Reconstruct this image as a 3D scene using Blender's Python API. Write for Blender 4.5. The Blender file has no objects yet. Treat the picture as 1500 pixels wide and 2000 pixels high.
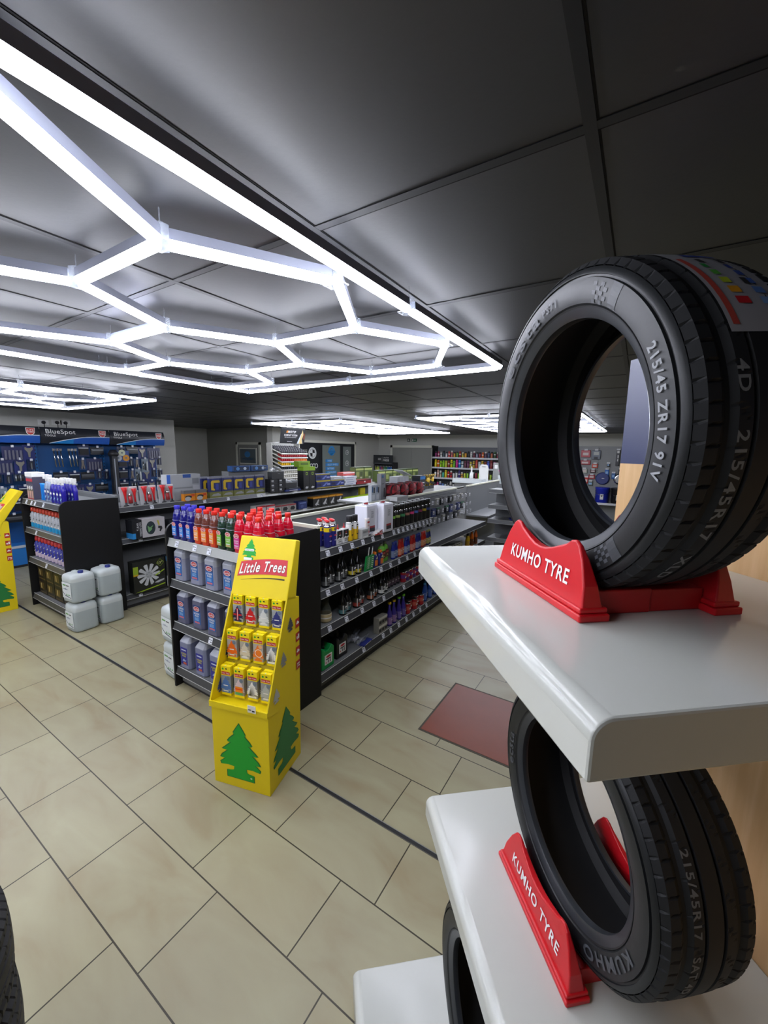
import bpy, bmesh, math, random
from mathutils import Matrix, Vector
random.seed(7)
PI = math.pi
SC = bpy.context.scene
COL = SC.collection
# ---------------------------------------------------------------- camera
FPX, PITCH, ROLL, YAW = 780.06, 0.151966861, 0.0159702535, 0.563108737
CAMH = 2.03
def _cam():
    cp, sp = math.cos(PITCH), math.sin(PITCH); cy, sy = math.cos(YAW), math.sin(YAW); cr, sr = math.cos(ROLL), math.sin(ROLL)
    R = Matrix(((cr, -sr, 0), (sr, cr, 0), (0, 0, 1))) @ Matrix(((1, 0, 0), (0, cp, -sp), (0, sp, cp))) @ \
        Matrix(((1, 0, 0), (0, 0, -1), (0, 1, 0))) @ Matrix(((cy, sy, 0), (-sy, cy, 0), (0, 0, 1)))
    right, down, fwd = Vector(R[0]), Vector(R[1]), Vector(R[2])
    m = Matrix((right, -down, -fwd)).transposed().to_4x4()
    m.translation = (0, 0, CAMH)
    cd = bpy.data.cameras.new('camera'); co = bpy.data.objects.new('camera', cd); COL.objects.link(co)
    co.matrix_world = m
    cd.sensor_fit = 'VERTICAL'; cd.sensor_height = 24.0; cd.lens = 24.0 * FPX / 2000.0
    cd.clip_start = 0.02; cd.clip_end = 100
    SC.camera = co
_cam()
# ---------------------------------------------------------------- world, exposure
SC.view_settings.view_transform = 'Standard'
SC.view_settings.look = 'None'
SC.view_settings.gamma = 1.0
SC.view_settings.use_curve_mapping = False
SC.view_settings.exposure = 0.55
W = bpy.data.worlds.new('world'); SC.world = W; W.use_nodes = True
W.node_tree.nodes['Background'].inputs[0].default_value = (0.5, 0.55, 0.6, 1)
W.node_tree.nodes['Background'].inputs[1].default_value = 0.05
SC.cycles.max_bounces = 5; SC.cycles.diffuse_bounces = 3; SC.cycles.glossy_bounces = 3; SC.cycles.transmission_bounces = 2; SC.cycles.transparent_max_bounces = 6
SC.cycles.caustics_reflective = False; SC.cycles.caustics_refractive = False
TUBE_POWER = 20.0
# ---------------------------------------------------------------- materials
_mc = {}
def lin(c):
    if isinstance(c, str):
        c = c.lstrip('#'); c = tuple(int(c[i:i+2], 16) / 255 for i in (0, 2, 4))
    return tuple((x / 12.92 if x <= 0.04045 else ((x + 0.055) / 1.055) ** 2.4) for x in c)
def M(c, rough=0.5, metal=0.0, trans=0.0, alpha=1.0, spec=0.5, emit=0.0, noise=0.0, nscale=20.0, bump=0.0, coat=0.0, name=None):
    key = (c, rough, metal, trans, alpha, spec, emit, noise, nscale, bump, coat)
    if key in _mc: return _mc[key]
    m = bpy.data.materials.new(name or 'mat_%s' % (c if isinstance(c, str) else 'rgb'))
    m.use_nodes = True
    nt = m.node_tree; b = nt.nodes['Principled BSDF']
    col = lin(c)
    b.inputs['Base Color'].default_value = (*col, 1)
    b.inputs['Roughness'].default_value = rough
    b.inputs['Metallic'].default_value = metal
    b.inputs['Transmission Weight'].default_value = trans
    b.inputs['Alpha'].default_value = alpha
    b.inputs['Specular IOR Level'].default_value = spec
    b.inputs['Coat Weight'].default_value = coat
    if emit:
        b.inputs['Emission Color'].default_value = (*col, 1); b.inputs['Emission Strength'].default_value = emit
    if noise or bump:
        tc = nt.nodes.new('ShaderNodeTexCoord'); n = nt.nodes.new('ShaderNodeTexNoise')
        n.inputs['Scale'].default_value = nscale; n.inputs['Detail'].default_value = 5
        nt.links.new(tc.outputs['Object'], n.inputs['Vector'])
        if noise:
            r = nt.nodes.new('ShaderNodeMapRange'); r.inputs[3].default_value = 1 - noise; r.inputs[4].default_value = 1 + noise
            nt.links.new(n.outputs['Fac'], r.inputs[0])
            mx = nt.nodes.new('ShaderNodeVectorMath'); mx.operation = 'SCALE'; mx.inputs[0].default_value = col
            nt.links.new(r.outputs[0], mx.inputs['Scale']); nt.links.new(mx.outputs[0], b.inputs['Base Color'])
        if bump:
            bp = nt.nodes.new('ShaderNodeBump'); bp.inputs['Strength'].default_value = bump; bp.inputs['Distance'].default_value = 0.002
            nt.links.new(n.outputs['Fac'], bp.inputs['Height']); nt.links.new(bp.outputs[0], b.inputs['Normal'])
    _mc[key] = m
    return m
BLACK = M('#131314', 0.5, spec=0.3, noise=0.08); DGREY = M('#3a3b3d', 0.45); MGREY = M('#77797a', 0.5); LGREY = M('#a9abac', 0.4)
WHITE = M('#e8e8e6', 0.4); CREAM = M('#dcdcc8', 0.5); RED = M('#c8202a', 0.35); YEL = M('#f2da05', 0.5); GRN = M('#04a32c', 0.45)
BLU = M('#1c3f9c', 0.4); INK = M('#222226', 0.5); CHROME = M('#c8c8c8', 0.2, 1.0); CLEAR = M('#dfe6ea', 0.1, alpha=0.25); ORG = M('#ee7a16', 0.45)
def floor_mat():
    m = bpy.data.materials.new('floor_tiles'); m.use_nodes = True; nt = m.node_tree; b = nt.nodes['Principled BSDF']
    L = nt.links.new
    tc = nt.nodes.new('ShaderNodeTexCoord'); mp = nt.nodes.new('ShaderNodeMapping'); mp.vector_type = 'POINT'
    W_, H_ = 0.6395, 0.352
    mp.inputs['Location'].default_value = (0.183 + 64 * W_, -0.218 + 64 * H_, 0)
    L(tc.outputs['Object'], mp.inputs['Vector'])
    br = nt.nodes.new('ShaderNodeTexBrick'); br.offset = 0.30; br.offset_frequency = 2; br.squash = 1
    br.inputs['Scale'].default_value = 1; br.inputs['Brick Width'].default_value = W_; br.inputs['Row Height'].default_value = H_
    br.inputs['Mortar Size'].default_value = 0.0032; br.inputs['Mortar Smooth'].default_value = 0.1; br.inputs['Bias'].default_value = 0
    br.inputs['Color1'].default_value = (0.95, 0.95, 0.95, 1); br.inputs['Color2'].default_value = (1.03, 1.03, 1.02, 1)
    br.inputs['Mortar'].default_value = (0.11, 0.10, 0.08, 1)
    L(mp.outputs[0], br.inputs['Vector'])
    n = nt.nodes.new('ShaderNodeTexNoise'); n.inputs['Scale'].default_value = 3.2; n.inputs['Detail'].default_value = 7; n.inputs['Distortion'].default_value = 0.6
    mp2 = nt.nodes.new('ShaderNodeMapping'); mp2.inputs['Scale'].default_value = (0.6, 1.5, 1)
    L(tc.outputs['Object'], mp2.inputs['Vector']); L(mp2.outputs[0], n.inputs['Vector'])
    cr = nt.nodes.new('ShaderNodeValToRGB'); e = cr.color_ramp.elements
    e[0].position = 0.30; e[0].color = (*lin('#96896a'), 1); e[1].position = 0.72; e[1].color = (*lin('#a5a081'), 1)
    x = cr.color_ramp.elements.new(0.45); x.color = (*lin('#9d9577'), 1)
    L(n.outputs['Fac'], cr.inputs[0])
    mul = nt.nodes.new('ShaderNodeMix'); mul.data_type = 'RGBA'; mul.blend_type = 'MULTIPLY'; mul.inputs[0].default_value = 1
    L(cr.outputs[0], mul.inputs[6]); L(br.outputs['Color'], mul.inputs[7]); L(mul.outputs[2], b.inputs['Base Color'])
    b.inputs['Roughness'].default_value = 0.33; b.inputs['Specular IOR Level'].default_value = 0.35
    bp = nt.nodes.new('ShaderNodeBump'); bp.inputs['Strength'].default_value = 0.4; bp.inputs['Distance'].default_value = 0.002; bp.invert = True
    L(br.outputs['Fac'], bp.inputs['Height']); L(bp.outputs[0], b.inputs['Normal'])
    return m
def wood_mat(c0='#c9a06c', c1='#dcb888'):
    m = bpy.data.materials.new('birch_wood'); m.use_nodes = True; nt = m.node_tree; b = nt.nodes['Principled BSDF']; L = nt.links.new
    tc = nt.nodes.new('ShaderNodeTexCoord'); mp = nt.nodes.new('ShaderNodeMapping'); mp.inputs['Scale'].default_value = (14, 14, 1.2)
    n = nt.nodes.new('ShaderNodeTexNoise'); n.inputs['Scale'].default_value = 2; n.inputs['Detail'].default_value = 6; n.inputs['Distortion'].default_value = 0.4
    cr = nt.nodes.new('ShaderNodeValToRGB'); cr.color_ramp.elements[0].position = 0.3; cr.color_ramp.elements[0].color = (*lin(c0), 1)
    cr.color_ramp.elements[1].position = 0.7; cr.color_ramp.elements[1].color = (*lin(c1), 1)
    L(tc.outputs['Object'], mp.inputs[0]); L(mp.outputs[0], n.inputs[0]); L(n.outputs['Fac'], cr.inputs[0]); L(cr.outputs[0], b.inputs['Base Color'])
    b.inputs['Roughness'].default_value = 0.45
    return m
# ---------------------------------------------------------------- text outlines
_tc = {}
def text2d(txt, bold=0.0, shear=0.0):
    """flat outline of a text, height of a capital = 1, centred; returns verts (x,y), faces, width"""
    key = (txt, bold, shear)
    if key in _tc: return _tc[key]
    cu = bpy.data.curves.new('t', 'FONT'); cu.body = txt; cu.size = 1.0; cu.offset = bold; cu.shear = shear; cu.resolution_u = 3; cu.space_character = 1.0 + bold * 8
    o = bpy.data.objects.new('t', cu); COL.objects.link(o)
    dg = bpy.context.evaluated_depsgraph_get(); dg.update()
    me = o.evaluated_get(dg).to_mesh()
    vs = [(v.co.x, v.co.y) for v in me.vertices]; fs = [tuple(p.vertices) for p in me.polygons]
    o.evaluated_get(dg).to_mesh_clear()
    bpy.data.objects.remove(o); bpy.data.curves.remove(cu)
    if not vs: vs = [(0, 0)]
    x0 = min(v[0] for v in vs); x1 = max(v[0] for v in vs)
    k = 1 / 0.69
    vs = [((x - (x0 + x1) / 2) * k, (y - 0.345) * k) for x, y in vs]
    _tc[key] = (vs, fs, (x1 - x0) * k)
    return _tc[key]
# ---------------------------------------------------------------- mesh builder
I4 = Matrix.Identity(4)
def T(x=0, y=0, z=0): return Matrix.Translation((x, y, z))
def RZ(a): return Matrix.Rotation(a, 4, 'Z')
def RX(a): return Matrix.Rotation(a, 4, 'X')
def RY(a): return Matrix.Rotation(a, 4, 'Y')
class MB:
    def __init__(s): s.v = []; s.f = []; s.m = []; s.mats = []; s.smooth = []
    def mi(s, mat):
        if mat not in s.mats: s.mats.append(mat)
        return s.mats.index(mat)
    def add(s, vs, fs, mat, M_=None, smooth=False):
        o = len(s.v)
        s.v += [tuple(M_ @ Vector(v)) for v in vs] if M_ is not None else [tuple(v) for v in vs]
        s.f += [tuple(i + o for i in f) for f in fs]
        if isinstance(mat, (list, tuple)): s.m += [s.mi(x) for x in mat]
        else: s.m += [s.mi(mat)] * len(fs)
        s.smooth += [smooth] * len(fs)
        return s
    def box(s, x0, x1, y0, y1, z0, z1, mat, M_=None):
        vs = [(x, y, z) for x in (x0, x1) for y in (y0, y1) for z in (z0, z1)]
        fs = [(0, 1, 3, 2), (4, 6, 7, 5), (0, 4, 5, 1), (2, 3, 7, 6), (0, 2, 6, 4), (1, 5, 7, 3)]
        return s.add(vs, fs, mat, M_)
    def lathe(s, prof, mat, n=16, M_=None, cap=True, sx=1.0, sy=1.0, smooth=True, power=2.0):
        """prof: list of (r,z[,mat]) bottom to top; power>2 gives a squarish section"""
        vs = []; fs = []; ms = []
        def dirn(a):
            c, q = math.cos(a), math.sin(a)
            if power == 2: return c, q
            k = (abs(c) ** power + abs(q) ** power) ** (-1 / power); return c * k, q * k
        for p in prof:
            for i in range(n):
                c, q = dirn(2 * PI * (i + .5) / n); vs.append((p[0] * c * sx, p[0] * q * sy, p[1]))
        for j in range(len(prof) - 1):
            mm = prof[j + 1][2] if len(prof[j + 1]) > 2 else mat
            for i in range(n):
                k = (i + 1) % n
                fs.append((j * n + i, j * n + k, (j + 1) * n + k, (j + 1) * n + i)); ms.append(mm)
        if cap:
            fs.append(tuple(reversed(range(n)))); ms.append(mat)
            b = (len(prof) - 1) * n; fs.append(tuple(b + i for i in range(n))); ms.append(prof[-1][2] if len(prof[-1]) > 2 else mat)
        o = len(s.f)
        s.add(vs, fs, ms, M_, smooth)
        if cap: s.smooth[-1] = s.smooth[-2] = False
        return s
    def cyl(s, x, y, z0, z1, r, mat, n=14, r2=None, M_=None):
        return s.lathe([(r, z0), (r if r2 is None else r2, z1)], mat, n, (M_ or I4) @ T(x, y, 0))
    def prism(s, poly, d0, d1, mat, M_=None, smooth=False):
        """poly in (x,z), extruded along y from d0 to d1"""
        n = len(poly)
        vs = [(x, d0, z) for x, z in poly] + [(x, d1, z) for x, z in poly]
        fs = [tuple(range(n)), tuple(reversed(range(n, 2 * n)))] + [(i, i + n, (i + 1) % n + n, (i + 1) % n) for i in range(n)]
        return s.add(vs, fs, mat, M_, smooth)
    def flat(s, poly, y, mat, M_=None):
        n = len(poly); return s.add([(x, y, z) for x, z in poly], [tuple(range(n))], mat, M_)
    def rect(s, x0, x1, z0, z1, y, mat, M_=None): return s.flat([(x0, z0), (x1, z0), (x1, z1), (x0, z1)], y, mat, M_)
    def text(s, txt, x, z, h, y, mat, M_=None, bold=0.0, shear=0.0, fit=None, thick=0.0):
        vs, fs, w = text2d(txt, bold, shear)
        kx = h if not fit else min(fit / w, h * 3)
        if fit and kx > h and fit / w > h: kx = fit / w
        v3 = [(x + a * kx, y - thick, z + b * h) for a, b in vs]
        return s.add(v3, fs, mat, M_)
    def oval(s, x, z, rx, rz, y, mat, M_=None, n=20):
        return s.flat([(x + rx * math.cos(2 * PI * i / n), z + rz * math.sin(2 * PI * i / n)) for i in range(n)], y, mat, M_)
    def ring(s, x, z, r0, r1, y, mat, M_=None, n=28):
        vs = []; fs = []
        for i in range(n):
            a = 2 * PI * i / n; vs += [(x + r0 * math.cos(a), y, z + r0 * math.sin(a)), (x + r1 * math.cos(a), y, z + r1 * math.sin(a))]
        for i in range(n): k = (i + 1) % n; fs.append((2 * i, 2 * i + 1, 2 * k + 1, 2 * k))
        return s.add(vs, fs, mat, M_)
    def tube(s, pts, r, mat, n=6, M_=None):
        pts = [Vector(p) for p in pts]; vs = []; fs = []
        for i, p in enumerate(pts):
            d = (pts[min(i + 1, len(pts) - 1)] - pts[max(i - 1, 0)]).normalized()
            u = d.cross(Vector((0, 0, 1)));
            if u.length < 1e-3: u = d.cross(Vector((1, 0, 0)))
            u.normalize(); w = d.cross(u)
            for k in range(n):
                a = 2 * PI * k / n; vs.append(p + r * (math.cos(a) * u + math.sin(a) * w))
        for i in range(len(pts) - 1):
            for k in range(n):
                q = (k + 1) % n; fs.append((i * n + k, i * n + q, (i + 1) * n + q, (i + 1) * n + k))
        fs.append(tuple(reversed(range(n)))); fs.append(tuple((len(pts) - 1) * n + k for k in range(n)))
        return s.add(vs, fs, mat, M_, True)
    def build(s, name, parent=None, bev=0.0, seg=2, smooth=None, weld=False):
        me = bpy.data.meshes.new(name); me.from_pydata(s.v, [], s.f)
        for m in s.mats: me.materials.append(m)
        for p, mi, sm in zip(me.polygons, s.m, s.smooth): p.material_index = mi; p.use_smooth = sm if smooth is None else smooth
        me.update()
        bm = bmesh.new(); bm.from_mesh(me)
        if weld: bmesh.ops.remove_doubles(bm, verts=bm.verts, dist=1e-5)
        if name in FIXN: bmesh.ops.recalc_face_normals(bm, faces=bm.faces)
        bm.to_mesh(me); bm.free()
        o = bpy.data.objects.new(name, me); COL.objects.link(o)
        if parent is not None: o.parent = parent
        if bev:
            b = o.modifiers.new('bevel', 'BEVEL'); b.width = bev; b.segments = seg; b.limit_method = 'ANGLE'; b.angle_limit = math.radians(40)
        return o
FIXN = {'jug_body', 'pack_body', 'plate'}
# ---------------------------------------------------------------- object bookkeeping
def tag(o, label, cat, group=None):
    o['label'] = label; o['category'] = cat
    if group: o['group'] = group
    return o
def thing(name, label, cat, loc=(0, 0, 0), rot=0.0, group=None):
    o = bpy.data.objects.new(name, None); o.empty_display_size = 0.05; COL.objects.link(o)
    o.location = loc; o.rotation_euler = (0, 0, rot)
    return tag(o, label, cat, group)
def struct(o): o['kind'] = 'structure'; return o
def dup(root, loc, rot=0.0, label=None, group=None, scale=None):
    r = root.copy(); COL.objects.link(r); r.location = loc; r.rotation_euler = (0, 0, rot)
    if label: r['label'] = label
    if group: r['group'] = group
    if scale: r.scale = scale
    for ch in KIDS.get(root.name, []) or root.children:
        c = ch.copy(); COL.objects.link(c); c.parent = r
        for g in ch.children:
            d = g.copy(); COL.objects.link(d); d.parent = c
    return r
KIDS = {}
_memo = {}
def inst(key, builder, label, cat, loc, rot=0.0, group=None):
    """first time builds the thing, afterwards copies it with its parts"""
    if key in _memo:
        r = dup(_memo[key], loc, rot, label); r['category'] = cat
        if group: r['group'] = group
        elif 'group' in r: del r['group']
        return r
    r = builder(); r.location = loc; r.rotation_euler = (0, 0, rot); tag(r, label, cat, group)
    KIDS[r.name] = list(r.children_recursive and [c for c in r.children])
    _memo[key] = r
    return r
def root(name): 
    o = bpy.data.objects.new(name, None); o.empty_display_size = 0.05; COL.objects.link(o); return o
ORD = 'first second third fourth fifth sixth seventh eighth ninth tenth eleventh twelfth thirteenth fourteenth fifteenth sixteenth seventeenth eighteenth nineteenth twentieth twenty-first twenty-second twenty-third twenty-fourth twenty-fifth twenty-sixth twenty-seventh twenty-eighth twenty-ninth thirtieth'.split()
# ================================================================ THE ROOM
CEIL = 2.65
def slab(name, x0, x1, y0, y1, z0, z1, mat): return struct(MB().box(x0, x1, y0, y1, z0, z1, mat).build(name))
wall_m = M('#bdbdb6', 0.7, noise=0.03, nscale=3)
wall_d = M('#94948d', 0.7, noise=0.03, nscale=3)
slab('floor', -12.3, 3.2, -5.2, 14.2, -0.1, 0, floor_mat())
ceil_m = M('#1a1c23', 0.5, spec=1.0, noise=0.05, nscale=60, bump=0.15)
slab('ceiling', -12.3, 3.2, -5.2, 14.2, CEIL, CEIL + 0.1, ceil_m)
cb = MB(); bar_m = M('#1c1e22', 0.5)
gx = [-0.843 + 0.704 * k for k in range(-16, 6)]; gy = [0.939 + 0.704 * k for k in range(-8, 19)]
shadow_m = M('#0b0b0d', 0.9)  # dark strip along one edge of each grid bar, its shadow line painted in
for x in gx: cb.box(x - .0115, x + .0115, -5.2, 14.1, CEIL - .0025, CEIL - .0005, bar_m); cb.box(x + .0115, x + .0165, -5.2, 14.1, CEIL - .0012, CEIL - .0004, shadow_m)
for y in gy: cb.box(-12.2, 3.1, y - .0115, y + .0115, CEIL - .0022, CEIL - .0005, bar_m); cb.box(-12.2, 3.1, y + .0115, y + .0165, CEIL - .0011, CEIL - .0004, shadow_m)
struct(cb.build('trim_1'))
slab('wall_left', -9.35, -9.15, -5.2, 5.35, 0, CEIL, wall_m)
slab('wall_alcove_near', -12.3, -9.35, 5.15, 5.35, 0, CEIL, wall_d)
slab('wall_alcove', -12.2, -12.0, 5.35, 8.1, 0, CEIL, wall_m)
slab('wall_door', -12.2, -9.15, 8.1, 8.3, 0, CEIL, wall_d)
slab('wall_left_far', -9.35, -9.15, 8.3, 14.0, 0, CEIL, wall_m)
slab('wall_back', -9.35, 3.2, 14.0, 14.2, 0, CEIL, wall_m)
slab('wall_right', 3.0, 3.2, -5.2, 14.0, 0, CEIL, M('#4a4a4a', 0.8))
slab('wall_front', -9.35, 3.0, -5.2, -5.0, 0, CEIL, M('#55554f', 0.8))
# dark metal strip let into the floor, and the flush red-brown panel
struct(MB().box(-9.1, 0.6, 1.617, 1.635, 0, 0.003, M('#141414', 0.5)).box(-9.1, 0.6, 1.635, 1.639, 0, 0.0035, M('#9a9a96', 0.3, 0.6)).box(-9.1, 0.6, 1.613, 1.617, 0, 0.002, M('#55524a', 0.6)).build('trim_2'))
tag(MB().box(-1.18, -0.30, 2.425, 3.115, 0.0, 0.004, M('#7d3518', 0.4, noise=0.12, nscale=6)).box(-1.195, -0.285, 2.41, 3.13, 0.0, 0.0025, M('#4a4438', 0.7)).build('floor_panel'),
    'flush red-brown square panel let into the beige tiled floor', 'floor panel')
# doors in the left and back
def door_set():
    tr = M('#dcdccf', 0.5)
    # single glazed door in the recess wall (y = 8.1)
    d = MB()
    x0, x1, zt = -10.52, -9.42, 2.22
    d.box(x0, x0 + .07, 8.06, 8.12, 0, zt, tr); d.box(x1 - .07, x1, 8.06, 8.12, 0, zt, tr); d.box(x0, x1, 8.06, 8.12, zt - .07, zt, tr)
    d.box(x0 + .07, x1 - .07, 8.075, 8.12, 0, zt - .07, M('#8f908c', 0.5))
    o = struct(d.build('door_1'))
    g = MB()
    for z0, z1 in ((1.60, 2.02), (1.0, 1.50), (0.4, 0.9)):
        g.box(x0 + .17, x1 - .17, 8.06, 8.075, z0 - .03, z1 + .03, tr)
        g.box(x0 + .20, x1 - .20, 8.054, 8.066, z0, z1, M('#59646b', 0.15))
    g.build('glazing', o)
    v = MB(); vb = M('#4f8fc4', 0.5)
    v.oval(-9.98, 1.86, .13, .09, 8.052, M('#3f82bd', 0.5)); v.rect(-10.2, -9.75, 1.70, 1.76, 8.052, M('#35506b', 0.4))
    v.text('TYRES', -10.12, 1.42, .06, 8.051, vb, bold=.01); v.text('ALLOY WHEELS', -9.98, 1.30, .06, 8.051, vb, bold=.01, fit=.5)
    v.build('vinyl_lettering', o)
    # wide black shop front on the far left wall (x = -9.15), local frame: x along +y, facing +x
    F = T(-9.14, 8.9, 0) @ RZ(PI / 2)          # local x -> world y, local -y -> world +x
    d = MB(); L = 3.45
    d.box(0, .08, -.05, .0, 0, 2.34, tr, F); d.box(L - .08, L, -.05, 0, 0, 2.34, tr, F); d.box(0, L, -.05, 0, 2.26, 2.34, tr, F)
    d.box(.08, L - .08, -.03, 0, 0, 2.26, M('#1d2024', 0.35), F)
    o = struct(d.build('door_2'))
    g = MB(); gl = M('#77807c', 0.2)
    g.box(1.55, 2.50, -.038, -.028, .15, 2.19, gl, F); g.box(2.68, 3.15, -.038, -.028, .15, 2.16, gl, F); g.box(.12, 1.35, -.038, -.028, .15, 2.2, M('#24282c', 0.3), F)
    g.build('glazing', o)
    v = MB(); y = -.041; w = M('#dfe3e3', 0.5)
    # roundel
    v.ring(1.05, 1.92, .14, .19, y, w, F); v.oval(1.05, 1.92, .13, .13, y, w, F)
    v.add([(1.05, y - .001, 1.92), (1.17, y - .001, 1.92), (1.14, y - .001, 2.01), (1.05, y - .001, 2.04)], [(0, 1, 2, 3)], INK, F)
    v.add([(1.05, y - .001, 1.92), (.93, y - .001, 1.92), (.96, y - .001, 1.83), (1.05, y - .001, 1.80)], [(0, 1, 2, 3)], INK, F)
    for k in range(4): v.ring(.87 + .12 * k, 1.50, .055, .08, y, w, F)
    v.ring(1.05, 1.1, .13, .16, y, w, F)
    for a in (90, 210, 330):
        c, q = math.cos(math.radians(a)), math.sin(math.radians(a))
        v.flat([(1.05 + .14 * c, 1.1 + .14 * q), (1.05 - .022 * q, 1.1 + .022 * c), (1.05 + .022 * q, 1.1 - .022 * c)], y, w, F)
    for z, t in ((1.94, 'TG'), (1.52, 'A'), (1.13, 'M')):
        for k in range(5): v.rect(.62, .80, z - .09 + .04 * k, z - .07 + .04 * k, y, M('#8d8f84', 0.5), F)
    # tyre shop crest and service list
    v.ring(2.03, 2.0, .10, .17, y, M('#2f86c8', 0.5), F, n=14); v.oval(2.03, 1.97, .08, .1, y, M('#2f86c8', 0.5), F); v.rect(1.83, 2.23, 1.93, 2.0, y - .0005, M('#2472b0', 0.5), F)
    for k, t in enumerate(('TYRES', 'ALLOY WHEELS', 'BATTERIES', 'CAR AUDIO', 'ACCESSORIES', 'NUMBER PLATES')):
        z = 1.66 - .135 * k; ww = (.27, .62, .40, .50, .50, .58)[k]
        v.rect(1.70, 1.76, z - .05, z + .05, y, M('#1f78c0', 0.5), F); v.rect(1.77, 1.79 + ww, z - .05, z + .05, y, M('#2f8acd', 0.5), F)
        v.text(t, 1.78 + ww / 2, z, .06, y - .002, M('#d8ecf6', 0.5), F, fit=ww - .05)
    for k, z in enumerate((1.95, 1.55, 1.12)):
        v.ring(2.91, z, .085, .10, y, w, F, n=5 + 8 * (k % 2)); v.oval(2.91, z, .035, .05, y, w, F, n=3 + k)
    v.build('emblems_and_lettering', o)
    # double doors in the back wall
    d = MB(); x0, x1 = -8.55, -6.62
    d.box(x0, x0 + .09, 13.95, 14.0, 0, 2.26, tr); d.box(x1 - .09, x1, 13.95, 14.0, 0, 2.26, tr); d.box(x0, x1, 13.95, 14.0, 2.17, 2.26, tr)
    d.box(x0 + .09, -7.59, 13.965, 14.0, 0, 2.17, M('#8e8f8a', 0.5)); d.box(-7.58, x1 - .09, 13.965, 14.0, 0, 2.17, M('#8e8f8a', 0.5))
    struct(d.build('door_3'))
door_set()
# exit signs, sockets, poster, camera
t = thing('exit_sign', 'small dark fire alarm point and green running-man exit sign above the grey double doors', 'sign', (-7.62, 13.99, 2.40))
MB().box(-.17, -.05, -.02, 0, 0, .12, M('#2b3330', 0.4)).rect(-.145, -.075, .03, .09, -.021, M('#b9beb8', 0.4)).build('call_point_plate', t)
s = MB().box(.03, .24, -.02, 0, 0, .12, M('#0d5a3a', 0.4)); s.rect(.05, .10, .02, .10, -.021, WHITE); s.flat([(.12, .05), (.17, .05), (.17, .025), (.21, .06), (.17, .095), (.17, .07), (.12, .07)], -.021, WHITE); s.build('exit_plate', t)
t = thing('ceiling_camera', 'small white dome camera under the ceiling in the far left corner', 'camera', (-8.95, 13.7, CEIL))
MB().lathe([(.02, -.12), (.05, -.09), (.06, -.05), (.06, -.001)], WHITE, 14).build('dome', t)
def socket():
    r = root('wall_socket'); MB().box(-.001, .012, -.08, .08, -.045, .045, M('#d8d8d4', 0.4)).build('faceplate', r, bev=.003)
    MB().lathe([(.03, 0), (.03, .03), (.012, .045)], INK, 12, T(.01, .0, 0) @ RY(PI / 2)).build('plug', r)
    MB().tube([(.045, 0, -.01), (.05, 0, -.10), (.04, -.05, -.2), (.03, -.10, -.26)], .006, INK).build('cable', r)
    return r
for k, (y, z) in enumerate(((2.92, 2.44), (3.12, 2.45), (3.25, 2.45))):
    inst('socket', socket, ('white wall socket with black plug, left one above the blue tool display', 'white wall socket with black plug, middle one above the blue tool display', 'white wall socket with black plug, right one above the blue tool display')[k], 'socket', (-9.15, y, z), 0, 'plugged sockets above the tool display')
t = thing('wall_picture', 'small dark framed picture on the grey alcove wall', 'picture', (-11.99, 6.0, 1.7))
MB().box(0, .03, -.22, .22, -.25, .25, M('#2c2c2a', 0.5)).build('frame', t)
p = MB(); random.seed(3)
for k in range(9): p.box(.03, .034, -.18 + .12 * (k % 3), -.10 + .12 * (k % 3), -.2 + .14 * (k // 3), -.1 + .14 * (k // 3), M(('#5a5a55', '#77756c', '#3f4444')[k % 3], 0.6))
p.build('picture_panels', t)
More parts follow.
